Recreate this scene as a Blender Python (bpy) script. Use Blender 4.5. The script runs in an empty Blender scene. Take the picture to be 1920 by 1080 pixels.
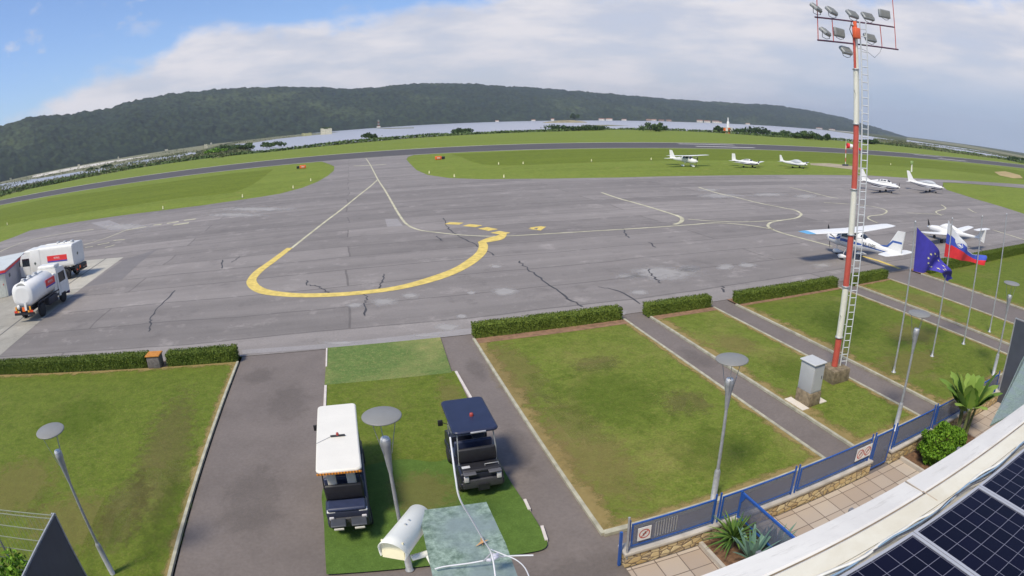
import bpy, bmesh, math, random
import numpy as np
from mathutils import Vector, Matrix
random.seed(7); rng = np.random.default_rng(7)
SC = bpy.context.scene; COL = SC.collection
R = math.radians; PI = math.pi

# ------------------------------------------------------------------ camera (a wide security-camera lens)
CAMZ = 10.0
K1, K3 = 0.8879, 0.0509                      # lens curve, angle per 1000 px of the 1920 px frame
PITCH, ROLL, YAW, CX, CY = -0.2415, -0.0111, 0.3314, 0.072, -0.0465
def cam_axes():
    cy, sy, cp, sp = math.cos(YAW), math.sin(YAW), math.cos(PITCH), math.sin(PITCH)
    f = Vector((sy*cp, cy*cp, sp)); r = Vector((cy, -sy, 0)); u = r.cross(f)
    c, s = math.cos(ROLL), math.sin(ROLL)
    return (r*c+u*s), (u*c-r*s), f
AX_R, AX_U, AX_F = cam_axes()
cam = bpy.data.cameras.new('camera'); camo = bpy.data.objects.new('camera', cam); COL.objects.link(camo)
cam.type = 'PANO'; cam.panorama_type = 'FISHEYE_LENS_POLYNOMIAL'
cam.sensor_width = 36; cam.sensor_fit = 'HORIZONTAL'; cam.fisheye_fov = R(180)
_s = 1.92/36
cam.fisheye_polynomial_k0 = 0; cam.fisheye_polynomial_k1 = -K1*_s; cam.fisheye_polynomial_k2 = 0
cam.fisheye_polynomial_k3 = -K3*_s**3; cam.fisheye_polynomial_k4 = 0
cam.shift_x = -CX*1000/1920; cam.shift_y = CY*1000/1080
cam.clip_start = 0.05; cam.clip_end = 40000
camo.matrix_world = Matrix(((AX_R.x, AX_U.x, -AX_F.x, 0), (AX_R.y, AX_U.y, -AX_F.y, 0), (AX_R.z, AX_U.z, -AX_F.z, CAMZ), (0, 0, 0, 1)))
SC.camera = camo

def ray(px, py):
    dx, dy = (px-960)/1000-CX, (py-540)/1000-CY
    r = math.hypot(dx, dy)+1e-12; th = K1*r+K3*r**3
    return (AX_R*(math.sin(th)*dx/r)-AX_U*(math.sin(th)*dy/r)+AX_F*math.cos(th))
def P(px, py, z=0.0):                        # the point at height z that stands at this place of the survey photo
    v = ray(px, py); t = (z-CAMZ)/v.z
    return Vector((v.x*t, v.y*t, z))
def PY(px, py, y):                           # same, on the upright plane Y = y
    v = ray(px, py); t = y/v.y
    return Vector((v.x*t, y, CAMZ+v.z*t))
def P2(px, py, z=0.0):
    p = P(px, py, z); return (p.x, p.y)

# ------------------------------------------------------------------ sky and sun
SUN_EL, SUN_TO = R(56), Vector((-0.75, -0.66, 0)).normalized()   # horizontal direction towards the sun
world = bpy.data.worlds.new('World'); SC.world = world; world.use_nodes = True
def build_sky():
    nt = world.node_tree; n = nt.nodes; L = nt.links; n.clear()
    out = n.new('ShaderNodeOutputWorld'); bg = n.new('ShaderNodeBackground'); L.new(bg.outputs[0], out.inputs[0])
    sky = n.new('ShaderNodeTexSky'); sky.sky_type = 'NISHITA'; sky.sun_disc = False
    sky.sun_elevation = SUN_EL; sky.sun_rotation = math.atan2(SUN_TO.x, SUN_TO.y); sky.altitude = 0
    sky.air_density = 1.0; sky.dust_density = 1.0; sky.ozone_density = 2.0
    def M(op, a, b=None, c=None):
        m = n.new('ShaderNodeMath'); m.operation = op
        for i, v in enumerate((a, b, c)):
            if v is None: continue
            if isinstance(v, (int, float)): m.inputs[i].default_value = v
            else: L.new(v, m.inputs[i])
        return m.outputs[0]
    tc = n.new('ShaderNodeTexCoord'); sep = n.new('ShaderNodeSeparateXYZ'); L.new(tc.outputs['Generated'], sep.inputs[0])
    x, y, z = sep.outputs
    az = M('ARCTAN2', x, y); el = M('ARCSINE', z)                 # azimuth from +Y, elevation
    # height of the cloud bank's upper edge against azimuth (degrees)
    ramp = n.new('ShaderNodeFloatCurve'); cv = ramp.mapping.curves[0]
    pts = [(-180, 12), (-60, 1.5), (-37, 3.4), (-32.5, 5.2), (-27, 7.0), (-19, 8.8), (-17.2, 10.6), (-12, 11.2), (-9.5, 10.0), (-5, 10.2), (0, 10.7), (10, 11.8), (17, 13), (40, 13.5), (70, 14), (180, 12)]
    while len(cv.points) < len(pts): cv.points.new(0.5, 0.5)
    for q, (a, e) in zip(cv.points, pts): q.location = ((a+180)/360, e/20); q.handle_type = 'VECTOR'
    ramp.mapping.update()
    L.new(M('ADD', M('DIVIDE', az, 2*PI), 0.5), ramp.inputs['Value'])
    edge = M('MULTIPLY', ramp.outputs[0], R(20))
    comb = n.new('ShaderNodeCombineXYZ')
    L.new(M('MULTIPLY', az, 3.2), comb.inputs[0]); L.new(M('MULTIPLY', el, 13.0), comb.inputs[1])
    nz = n.new('ShaderNodeTexNoise'); nz.inputs['Scale'].default_value = 1.6; nz.inputs['Detail'].default_value = 7; nz.inputs['Roughness'].default_value = 0.55
    L.new(comb.outputs[0], nz.inputs['Vector'])
    comb2 = n.new('ShaderNodeCombineXYZ')
    L.new(M('MULTIPLY', az, 5.0), comb2.inputs[0]); L.new(M('MULTIPLY', el, 9.0), comb2.inputs[1]); comb2.inputs[2].default_value = 3.3
    nz2 = n.new('ShaderNodeTexNoise'); nz2.inputs['Scale'].default_value = 3.0; nz2.inputs['Detail'].default_value = 6
    L.new(comb2.outputs[0], nz2.inputs['Vector'])
    def smooth(v, lo, hi):
        m = n.new('ShaderNodeMapRange'); m.interpolation_type = 'SMOOTHSTEP'
        L.new(v, m.inputs[0]); m.inputs[1].default_value = lo; m.inputs[2].default_value = hi
        return m.outputs[0]
    d = M('ADD', M('SUBTRACT', edge, el), M('MULTIPLY', M('SUBTRACT', nz2.outputs[0], 0.5), R(5.0)))
    bank = smooth(d, R(-1.0), R(1.6))
    wisps = M('MULTIPLY', smooth(nz2.outputs[0], 0.56, 0.72), smooth(M('SUBTRACT', el, edge), R(0), R(6)))
    thick = smooth(nz.outputs[0], 0.28, 0.66)
    # the bank thins low down towards the right, where the far air is grey-blue
    right = M('MULTIPLY', smooth(az, R(26), R(56)), M('SUBTRACT', 1.0, smooth(el, R(3), R(9))))
    cover = M('MULTIPLY', bank, M('ADD', 0.80, M('MULTIPLY', thick, 0.20)))
    cover = M('MAXIMUM', cover, M('MULTIPLY', wisps, 0.5))
    cover = M('MULTIPLY', cover, smooth(el, R(-6), R(0.0)))
    skym = n.new('ShaderNodeMix'); skym.data_type = 'RGBA'; skym.blend_type = 'MULTIPLY'; skym.inputs[0].default_value = 1
    L.new(sky.outputs[0], skym.inputs[6]); skym.inputs[7].default_value = SKY_TINT
    ccol = n.new('ShaderNodeMix'); ccol.data_type = 'RGBA'
    L.new(smooth(nz.outputs[0], 0.35, 0.65), ccol.inputs[0])
    ccol.inputs[6].default_value = CLOUD_DARK; ccol.inputs[7].default_value = CLOUD_LIGHT
    mx = n.new('ShaderNodeMix'); mx.data_type = 'RGBA'
    L.new(cover, mx.inputs[0]); L.new(skym.outputs[2], mx.inputs[6]); L.new(ccol.outputs[2], mx.inputs[7])
    mh = n.new('ShaderNodeMix'); mh.data_type = 'RGBA'; L.new(M('MULTIPLY', right, 0.85), mh.inputs[0]); L.new(mx.outputs[2], mh.inputs[6]); mh.inputs[7].default_value = HAZE_BLUE
    L.new(mh.outputs[2], bg.inputs[0]); bg.inputs[1].default_value = SKY_STRENGTH
SKY_STRENGTH = 0.10
SKY_TINT = (1.02, 1.15, 1.40, 1)
CLOUD_DARK = (5.1, 5.15, 5.65, 1); CLOUD_LIGHT = (6.6, 6.45, 6.75, 1); HAZE_BLUE = (3.6, 4.5, 5.9, 1)
build_sky()
sun = bpy.data.lights.new('sun', 'SUN'); suno = bpy.data.objects.new('sun', sun); COL.objects.link(suno)
sun.energy = 3.0; sun.angle = R(12.0); sun.color = (1.0, 0.90, 0.72)
suno.rotation_euler = (Vector((SUN_TO.x*math.cos(SUN_EL), SUN_TO.y*math.cos(SUN_EL), math.sin(SUN_EL)))).to_track_quat('Z', 'Y').to_euler()
SC.view_settings.view_transform = 'Standard'; SC.view_settings.look = 'None'
SC.view_settings.exposure = 0.35; SC.view_settings.gamma = 1.0; SC.view_settings.use_curve_mapping = False
SC.cycles.max_bounces = 6; SC.cycles.transparent_max_bounces = 12

# ------------------------------------------------------------------ object helpers
def link(name, me, parent=None, loc=None, rz=0.0):
    o = bpy.data.objects.new(name, me); COL.objects.link(o)
    if parent is not None: o.parent = parent
    if loc is not None: o.location = loc
    if rz: o.rotation_euler = (0, 0, rz)
    return o
def tag(o, label=None, cat=None, group=None, kind=None):
    if label: o['label'] = label
    if cat: o['category'] = cat
    if group: o['group'] = group
    if kind: o['kind'] = kind
    return o
def empty(name, loc, rz=0.0, scale=1.0):
    o = bpy.data.objects.new(name, None); COL.objects.link(o); o.location = loc; o.rotation_euler = (0, 0, rz)
    o.scale = (scale,)*3; o.empty_display_size = 0.2; return o
def thing(name, label, cat, loc=(0, 0, 0), rz=0.0, group=None, scale=1.0):
    return tag(empty(name, loc, rz, scale), label, cat, group)
def copy_tree(o, parent=None):
    kids = list(o.children)
    c = o.copy(); COL.objects.link(c)
    if parent is not None: c.parent = parent
    for k in kids: copy_tree(k, c)
    return c

class MB:
    """collects solids, then links them as one mesh object"""
    def __init__(s): s.v = []; s.f = []; s.m = []; s.sm = []
    def add(s, vs, fs, mi=0, smooth=False):
        b = len(s.v); s.v += [tuple(v) for v in vs]
        for f in fs: s.f.append(tuple(b+i for i in f)); s.m.append(mi); s.sm.append(smooth)
        return s
    def box(s, c, size, rz=0.0, mi=0, rot=None, taper=1.0):
        hx, hy, hz = size[0]/2, size[1]/2, size[2]/2
        vs = []
        Mx = rot if rot is not None else Matrix.Rotation(rz, 3, 'Z')
        for z in (-1, 1):
            t = taper if z > 0 else 1.0
            for x, y in ((-1, -1), (1, -1), (1, 1), (-1, 1)):
                vs.append(Vector(c)+Mx @ Vector((x*hx*t, y*hy*t, z*hz)))
        return s.add(vs, [(3, 2, 1, 0), (4, 5, 6, 7), (0, 1, 5, 4), (1, 2, 6, 5), (2, 3, 7, 6), (3, 0, 4, 7)], mi)
    def rbox(s, c, size, r=0.03, rz=0.0, mi=0, seg=3, rot=None, rc=None):
        """box with rounded upright edges and bevelled top and bottom"""
        hx, hy, hz = size[0]/2, size[1]/2, size[2]/2; r = min(r, hx*.98, hy*.98, hz*.98); rc = r if rc is None else min(rc, hx*.98, hy*.98)
        Mx = rot if rot is not None else Matrix.Rotation(rz, 3, 'Z')
        rings = []
        for zz, ins in ((-hz, r), (-hz+r*.3, r*.3), (-hz+r, 0), (hz-r, 0), (hz-r*.3, r*.3), (hz, r)):
            ring = []
            for qx, qy, a0 in ((1, 1, 0), (-1, 1, 90), (-1, -1, 180), (1, -1, 270)):
                for k in range(seg+1):
                    a = R(a0+90*k/seg)
                    ring.append(Vector((qx*(hx-rc)+math.cos(a)*(rc-ins), qy*(hy-rc)+math.sin(a)*(rc-ins), zz)))
            rings.append(ring)
        n = len(rings[0]); vs = [Vector(c)+Mx @ v for rg in rings for v in rg]
        fs = [(i*n+j, i*n+(j+1) % n, (i+1)*n+(j+1) % n, (i+1)*n+j) for i in range(len(rings)-1) for j in range(n)]
        s.add(vs, fs, mi, True); b = len(rings)-1
        s.add([vs[j] for j in range(n)][::-1], [tuple(range(n))], mi); s.add([vs[b*n+j] for j in range(n)], [tuple(range(n))], mi)
        return s
    def cyl(s, p0, p1, r0, r1=None, n=12, mi=0, cap=True, smooth=True):
        p0, p1 = Vector(p0), Vector(p1); r1 = r0 if r1 is None else r1
        d = (p1-p0).normalized(); a = d.orthogonal().normalized(); b = d.cross(a)
        vs = []
        for p, r in ((p0, r0), (p1, r1)):
            for k in range(n): t = 2*PI*k/n; vs.append(p+a*(r*math.cos(t))+b*(r*math.sin(t)))
        s.add(vs, [(k, (k+1) % n, n+(k+1) % n, n+k) for k in range(n)], mi, smooth)
        if cap: s.add(vs[:n][::-1], [tuple(range(n))], mi); s.add(vs[n:], [tuple(range(n))], mi)
        return s
    def tube(s, pts, r, n=8, mi=0):
        pts = [Vector(p) for p in pts]; rs = r if isinstance(r, (list, tuple)) else [r]*len(pts)
        rings = []; a = None
        for i, p in enumerate(pts):
            d = (pts[min(i+1, len(pts)-1)]-pts[max(i-1, 0)]).normalized()
            a = d.orthogonal().normalized() if a is None else (a-d*a.dot(d)).normalized()
            b = d.cross(a)
            rings.append([p+a*(rs[i]*math.cos(2*PI*k/n))+b*(rs[i]*math.sin(2*PI*k/n)) for k in range(n)])
        vs = [v for rg in rings for v in rg]
        fs = [(i*n+j, i*n+(j+1) % n, (i+1)*n+(j+1) % n, (i+1)*n+j) for i in range(len(rings)-1) for j in range(n)]
        s.add(vs, fs, mi, True); s.add(rings[0][::-1], [tuple(range(n))], mi); s.add(rings[-1], [tuple(range(n))], mi)
        return s
    def lathe(s, prof, c=(0, 0, 0), n=24, mi=0, axis=None):
        c = Vector(c); Q = Vector(axis).to_track_quat('Z', 'Y').to_matrix() if axis is not None else Matrix.Identity(3)
        vs = []; fs = []
        for r, z in prof:
            for k in range(n): t = 2*PI*k/n; vs.append(c+Q @ Vector((r*math.cos(t), r*math.sin(t), z)))
        for i in range(len(prof)-1):
            for k in range(n): fs.append((i*n+k, i*n+(k+1) % n, (i+1)*n+(k+1) % n, (i+1)*n+k))
        s.add(vs, fs, mi, True)
        if prof[0][0] > 1e-4: s.add(vs[:n][::-1], [tuple(range(n))], mi)
        if prof[-1][0] > 1e-4: s.add(vs[-n:], [tuple(range(n))], mi)
        return s
    def sheet(s, pts, z, mi=0):
        return s.add([(p[0], p[1], z) for p in pts], [tuple(range(len(pts)))], mi)
    def slab(s, pts, z0, z1, mi=0):
        n = len(pts); vs = [(p[0], p[1], z0) for p in pts]+[(p[0], p[1], z1) for p in pts]
        return s.add(vs, [tuple(range(n))[::-1], tuple(range(n, 2*n))]+[(i, (i+1) % n, n+(i+1) % n, n+i) for i in range(n)], mi)
    def ribbon(s, pts, w, z, mi=0):
        pts = [Vector((p[0], p[1])) for p in pts]; ws = w if isinstance(w, (list, tuple)) else [w]*len(pts)
        vs = []
        for i, p in enumerate(pts):
            d = (pts[min(i+1, len(pts)-1)]-pts[max(i-1, 0)]).normalized(); nrm = Vector((-d.y, d.x))
            vs += [(*(p+nrm*ws[i]/2), z), (*(p-nrm*ws[i]/2), z)]
        return s.add(vs, [(2*i, 2*i+1, 2*i+3, 2*i+2) for i in range(len(pts)-1)], mi)
    def build(s, name, mats, parent=None, loc=None, rz=0.0, fix=True):
        me = bpy.data.meshes.new(name); me.from_pydata(s.v, [], s.f)
        for m in (mats if isinstance(mats, (list, tuple)) else [mats]): me.materials.append(m)
        me.polygons.foreach_set('material_index', s.m); me.polygons.foreach_set('use_smooth', s.sm)
        if fix:
            bm = bmesh.new(); bm.from_mesh(me); bmesh.ops.recalc_face_normals(bm, faces=bm.faces); bm.to_mesh(me); bm.free()
        me.update()
        return link(name, me, parent, loc, rz)

def spline(pts, k=6):
    """Catmull-Rom through 2D/3D points"""
    pts = [Vector(p) for p in pts]; out = []
    for i in range(len(pts)-1):
        a, b, c, d = pts[max(i-1, 0)], pts[i], pts[i+1], pts[min(i+2, len(pts)-1)]
        for j in range(k):
            t = j/k
            out.append(0.5*((2*b)+(c-a)*t+(2*a-5*b+4*c-d)*t*t+(3*b-a-3*c+d)*t**3))
    out.append(pts[-1]); return out

# ------------------------------------------------------------------ materials
class NT:
    def __init__(s, name):
        s.m = bpy.data.materials.new(name); s.m.use_nodes = True; s.nt = s.m.node_tree; s.n = s.nt.nodes; s.L = s.nt.links
        s.n.clear(); s.out = s.n.new('ShaderNodeOutputMaterial'); s.b = s.n.new('ShaderNodeBsdfPrincipled'); s.L.new(s.b.outputs[0], s.out.inputs[0])
        s.tc = s.n.new('ShaderNodeTexCoord'); s.co = s.tc.outputs['Object']
    def mapping(s, scale=(1, 1, 1), loc=(0, 0, 0), rot=(0, 0, 0), src=None):
        m = s.n.new('ShaderNodeMapping'); s.L.new(src or s.co, m.inputs[0])
        m.inputs['Scale'].default_value = scale; m.inputs['Location'].default_value = loc; m.inputs['Rotation'].default_value = rot
        return m.outputs[0]
    def noise(s, scale, detail=4, rough=.55, vec=None, dist=0.0):
        t = s.n.new('ShaderNodeTexNoise'); s.L.new(vec or s.co, t.inputs['Vector'])
        t.inputs['Scale'].default_value = scale; t.inputs['Detail'].default_value = detail; t.inputs['Roughness'].default_value = rough
        t.inputs['Distortion'].default_value = dist
        return t.outputs[0]
    def rng(s, v, lo, hi, a=0.0, b=1.0):
        m = s.n.new('ShaderNodeMapRange'); s.L.new(v, m.inputs[0]); m.inputs[1].default_value = lo; m.inputs[2].default_value = hi
        m.inputs[3].default_value = a; m.inputs[4].default_value = b; return m.outputs[0]
    def math(s, op, a, b):
        m = s.n.new('ShaderNodeMath'); m.operation = op
        for i, v in enumerate((a, b)):
            if isinstance(v, (int, float)): m.inputs[i].default_value = v
            else: s.L.new(v, m.inputs[i])
        return m.outputs[0]
    def mix(s, f, a, b, mode='MIX'):
        m = s.n.new('ShaderNodeMix'); m.data_type = 'RGBA'; m.blend_type = mode
        if isinstance(f, (int, float)): m.inputs[0].default_value = f
        else: s.L.new(f, m.inputs[0])
        for i, v in ((6, a), (7, b)):
            if isinstance(v, (tuple, list)): m.inputs[i].default_value = (*v[:3], 1)
            else: s.L.new(v, m.inputs[i])
        return m.outputs[2]
    def color(s, c):
        if isinstance(c, (tuple, list)): s.b.inputs['Base Color'].default_value = (*c[:3], 1)
        else: s.L.new(c, s.b.inputs['Base Color'])
        return s
    def set(s, rough=.6, metal=0, spec=.5, **k):
        s.b.inputs['Roughness'].default_value = rough; s.b.inputs['Metallic'].default_value = metal
        s.b.inputs['Specular IOR Level'].default_value = spec
        for a, v in k.items(): s.b.inputs[a.replace('_', ' ')].default_value = v
        return s
    def bump(s, h, strength=.3, dist=.02):
        b = s.n.new('ShaderNodeBump'); s.L.new(h, b.inputs['Height']); b.inputs['Strength'].default_value = strength
        b.inputs['Distance'].default_value = dist; s.L.new(b.outputs[0], s.b.inputs['Normal']); return s
def nmat(name, c, rough=.6, var=.12, scale=6.0, metal=0, spec=.5, bump=0.0, **k):
    """plain paint, metal or cloth with slight uneven tone"""
    t = NT(name); n1 = t.noise(scale, 5)
    a = tuple(x*(1-var) for x in c); b = tuple(min(1, x*(1+var)) for x in c)
    t.color(t.mix(t.rng(n1, .3, .7), a, b)); t.set(rough, metal, spec, **k)
    if bump: t.bump(n1, bump, .02)
    return t.m
def grass_mat(name, dark, mid, dry, dry_amt=.5, stripe=None, fine=30.0):
    t = NT(name)
    big = t.noise(.22, 6, .6, dist=.6); med = t.noise(1.3, 6, .65); fn = t.noise(fine, 4, .7)
    c = t.mix(t.rng(med, .3, .7), dark, mid)
    c = t.mix(t.math('MULTIPLY', t.rng(big, .68-dry_amt*.28, .80-dry_amt*.12), t.rng(med, .25, .6, .4, 1.0)), c, dry)
    if stripe:
        st = t.noise(1.0, 3, .5, vec=t.mapping(scale=stripe)); c = t.mix(t.rng(st, .35, .65, 0, .45), c, tuple(x*1.35 for x in mid))
    mo = t.noise(3.2 if fine > 10 else .5, 5, .75, dist=.4); c = t.mix(t.rng(mo, .38, .66, 0, .55), c, tuple(x*1.45 for x in mid))
    mo2 = t.noise(7.5 if fine > 10 else 1.1, 5, .8, vec=t.mapping(loc=(31, 7, 0))); c = t.mix(t.math('MULTIPLY', t.rng(mo2, .52, .68), .55 if dry_amt > .2 else .15), c, dry)
    c = t.mix(t.rng(fn, .3, .7, 0, .75), c, t.mix(.65, c, tuple(x*.40 for x in dark)))
    t.color(c).set(.9, 0, .15); t.bump(fn, .5, .03); return t.m
def asphalt_mat(name, base, rows=None, streak=.5, seam=.45, tint=(1.10, .995, .915)):
    t = NT(name); fine = t.noise(9.0, 6, .7); big = t.noise(.05, 5, .6); med = t.noise(.6, 6, .65)
    st = t.noise(1.0, 6, .6, vec=t.mapping(scale=(.025, .55, 1)))
    lo = tuple(b*x*.74 for b, x in zip((base,)*3, tint)); hi = tuple(b*x*1.24 for b, x in zip((base,)*3, tint))
    f = t.math('ADD', t.math('MULTIPLY', st, streak), t.math('MULTIPLY', t.math('ADD', t.math('MULTIPLY', big, .6), t.math('MULTIPLY', med, .4)), 1-streak))
    c = t.mix(t.rng(f, .32, .68), lo, hi)
    if rows:
        br = t.n.new('ShaderNodeTexBrick'); wv = t.n.new('ShaderNodeVectorMath'); wv.operation = 'ADD'
        nv = t.n.new('ShaderNodeTexNoise'); nv.inputs['Scale'].default_value = .09; nv.inputs['Detail'].default_value = 3; t.L.new(t.co, nv.inputs['Vector'])
        sc = t.n.new('ShaderNodeVectorMath'); sc.operation = 'SCALE'; t.L.new(nv.outputs['Color'], sc.inputs[0]); sc.inputs['Scale'].default_value = 1.6
        t.L.new(t.co, wv.inputs[0]); t.L.new(sc.outputs[0], wv.inputs[1]); t.L.new(wv.outputs[0], br.inputs['Vector'])
        br.inputs['Scale'].default_value = 1.0; br.inputs['Brick Width'].default_value = rows[0]; br.inputs['Row Height'].default_value = rows[1]
        br.inputs['Mortar Size'].default_value = rows[2]; br.inputs['Mortar Smooth'].default_value = .6; br.inputs['Bias'].default_value = 0
        br.inputs['Color1'].default_value = (.80, .80, .80, 1); br.inputs['Color2'].default_value = (1.08, 1.08, 1.08, 1)
        br.inputs['Mortar'].default_value = (1-seam,)*3+(1,); br.offset = .37; br.offset_frequency = 2
        c = t.mix(1.0, c, br.outputs['Color'], 'MULTIPLY')
    c = t.mix(t.rng(fine, .3, .75, 0, .35), c, tuple(b*.45 for b in lo))
    if rows: od = t.noise(.35, 7, .75, vec=t.mapping(loc=(9, 4, 0))); c = t.mix(t.math('MULTIPLY', t.rng(od, .56, .72), .5), c, tuple(b*.5 for b in lo)); c = t.mix(t.math('MULTIPLY', t.rng(od, .44, .30), .45), c, tuple(b*1.35 for b in hi))
    t.color(c).set(.85, 0, .35); t.bump(fine, .25, .02); return t.m

M_GROUND = grass_mat('far_marsh', (.055, .075, .025), (.085, .10, .035), (.17, .15, .085), .9, fine=.4)
M_FIELD = grass_mat('airfield_grass', (.125, .178, .020), (.185, .235, .036), (.30, .260, .065), .42, stripe=(.02, .16, 1), fine=2.0)
M_ROUGHG = grass_mat('long_grass', (.100, .145, .010), (.150, .190, .020), (.17, .165, .03), .35, stripe=(.03, .2, 1), fine=2.0)
M_LAWN = grass_mat('lawn_grass', (.100, .142, .017), (.168, .210, .034), (.30, .250, .085), .66, fine=14)
M_LAWN2 = grass_mat('lawn_green', (.086, .128, .014), (.145, .186, .026), (.25, .210, .075), .50, fine=14)
M_TURF = grass_mat('artificial_turf', (.085, .150, .026), (.105, .175, .034), (.110, .170, .036), .1, fine=20)
M_TURF2 = grass_mat('worn_turf', (.10, .17, .045), (.14, .20, .055), (.40, .35, .14), .95, fine=14)
M_APRON = asphalt_mat('apron_asphalt', .250, rows=(47, 4.25, .10), seam=.42, streak=.55)
M_RUNWAY = asphalt_mat('runway_asphalt', .095, streak=.3, tint=(1.06, .98, .94))
M_PATH = asphalt_mat('path_asphalt', .175, streak=.1, tint=(1.14, .97, .86))
M_CONC = asphalt_mat('concrete_slab', .42, rows=(9, 9, .06), streak=.2, seam=.35, tint=(1.06, 1.0, .84))
M_KERB = nmat('kerb_concrete', (.40, .38, .28), .9, .25, 3)
M_YEL = nmat('yellow_line_paint', (.66, .50, .13), .8, .22, 2.2)
M_YEL2 = nmat('worn_line_paint', (.50, .47, .32), .8, .3, .8)
M_WHT2 = nmat('white_line_paint', (.62, .60, .54), .8, .15, .3)
M_CRACK = nmat('crack_filler', (.06, .06, .065), .9, .3, 2)
M_WHITE = nmat('white_paint', (.78, .77, .72), .35, .04, 3)
M_WHITEB = nmat('white_gelcoat', (.80, .79, .75), .28, .04, 2, spec=.5)
M_CREAM = nmat('cream_paint', (.74, .72, .60), .45, .05, 4)
M_RED = nmat('red_paint', (.52, .095, .065), .5, .12, 3)
M_STEEL = nmat('galvanised_steel', (.42, .43, .43), .5, .15, 8, metal=.35)
M_DSTEEL = nmat('dark_steel', (.10, .11, .12), .5, .15, 8, metal=.3)
M_BLACK = nmat('black_plastic', (.018, .018, .022), .5, .2, 6)
M_TYRE = nmat('tyre_rubber', (.022, .022, .022), .85, .2, 9)
M_NAVY = nmat('navy_vinyl', (.030, .040, .085), .45, .15, 4)
M_BLUE = nmat('blue_fence_paint', (.022, .095, .36), .45, .12, 5)
M_GLASSD = nmat('dark_window_glass', (.02, .025, .03), .08, .1, 3, spec=.8)
M_ORANGE = nmat('orange_paint', (.85, .16, .02), .5, .08, 4)
M_SILVER = nmat('silver_cover_cloth', (.46, .48, .49), .55, .10, 3)
M_STRIPE = nmat('blue_stripe_paint', (.06, .13, .38), .35, .08, 3)
M_DARKBLUE = nmat('dark_blue_paint', (.02, .025, .09), .35, .1, 3)

# ------------------------------------------------------------------ ground, water, runway, apron
def structure(o): return tag(o, kind='structure')
def flat(name, pts, z, m):
    me = bpy.data.meshes.new(name); bm = bmesh.new()
    f = bm.faces.new([bm.verts.new((p[0], p[1], z)) for p in pts]); bm.normal_update()
    if f.normal.z < 0: f.normal_flip()
    bmesh.ops.triangulate(bm, faces=[f]); bm.to_mesh(me); bm.free(); me.materials.append(m)
    return structure(link(name, me))
structure(MB().sheet([(-9000, -1500), (9000, -1500), (9000, 9000), (-9000, 9000)], -.60).build('ground', M_GROUND))

def far(px, py, cap):
    """ground point of the survey photo, no farther than cap metres"""
    v = ray(px, py); a = math.atan2(v.x, v.y)
    d = cap if v.z >= -1e-4 else min(cap, 10.0/(-v.z)*math.hypot(v.x, v.y))
    return (d*math.sin(a), d*math.cos(a))
def hill_base(az):       # distance of the foot of the hills against azimuth (degrees)
    return float(np.interp(az, [-60, -37, -20, -5, 10, 25, 40, 52, 60], [1500, 1800, 2150, 2500, 2900, 3400, 4100, 5200, 6000]))
def far2(px, py):
    v = ray(px, py); return far(px, py, hill_base(math.degrees(math.atan2(v.x, v.y)))-60)
EDGE = [(-260, 470), (-120, 410), (0, 365), (104, 345), (190, 327), (271, 313), (396, 296), (515, 284), (651, 270), (776, 259), (933, 250), (1060, 246), (1156, 243), (1286, 246), (1361, 250), (1452, 257), (1536, 261), (1603, 266), (1676, 273), (1770, 284), (1850, 294), (1916, 305), (2010, 325)]
field_far = [P2(*p) for p in EDGE]
flat('airfield_grass', [(-420, 60), (-420, 20), (-60, 20), (-60, 27), (40, 26), (60, 20), (700, 20)]+field_far[::-1]+[(-420, 230)], -.04, M_FIELD)
def rw_near(x): return 190.8-.0715*x
def rw_far(x): return 232.7-.0574*x
flat('runway', [(-420, rw_near(-420)), (900, rw_near(900)), (900, rw_far(900)), (-420, rw_far(-420))], -.022, M_RUNWAY)
M_EDGE = nmat('runway_edge_line', (.60, .58, .46), .8, .15, .1)
structure(MB().ribbon([(-420, rw_far(-420)+.6), (900, rw_far(900)+.6)], 1.6, -.014).build('runway_edge_line', M_EDGE))
structure(MB().ribbon([(-420, rw_near(-420)-.9), (900, rw_near(900)-.9)], 1.8, -.014).build('runway_edge_line', nmat('runway_shoulder', (.34, .33, .27), .9, .2, .1)))
for a, b, c, d in (((1272, 269.6), (1376, 272), 0, 3.0), ((1305, 274.2), (1415, 277), 0, 3.0), ((1714, 289.6), (1768, 294.8), 0, 3.0), ((1760, 297), (1812, 302), 0, 3.0)):
    p, q = P2(*a), P2(*b); structure(MB().ribbon([p, q], d, -.012).build('runway_marking', M_WHT2))
# dark strips of uncut grass between runway and apron
flat('long_grass', [P2(*p) for p in [(845, 289.5), (864, 294), (888, 304), (905, 308), (935, 310), (985, 309.5), (1060, 306), (1160, 303), (1240, 300.5), (1340, 300), (1440, 301), (1540, 304), (1640, 309), (1750, 316), (1850, 327), (1960, 344), (1990, 332), (1900, 318), (1780, 304.5), (1650, 292.5), (1560, 286.5), (1413, 281), (1273, 279.5), (1100, 280), (1000, 282)]], -.034, M_ROUGHG)
flat('long_grass', [P2(*p) for p in [(-140, 445), (0, 424), (120, 404), (240, 386), (330, 372), (400, 365), (440, 360), (470, 348), (490, 335), (513, 317), (440, 324), (330, 339), (187, 359), (90, 372), (0, 392), (-140, 420)]], -.034, M_ROUGHG)
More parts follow.
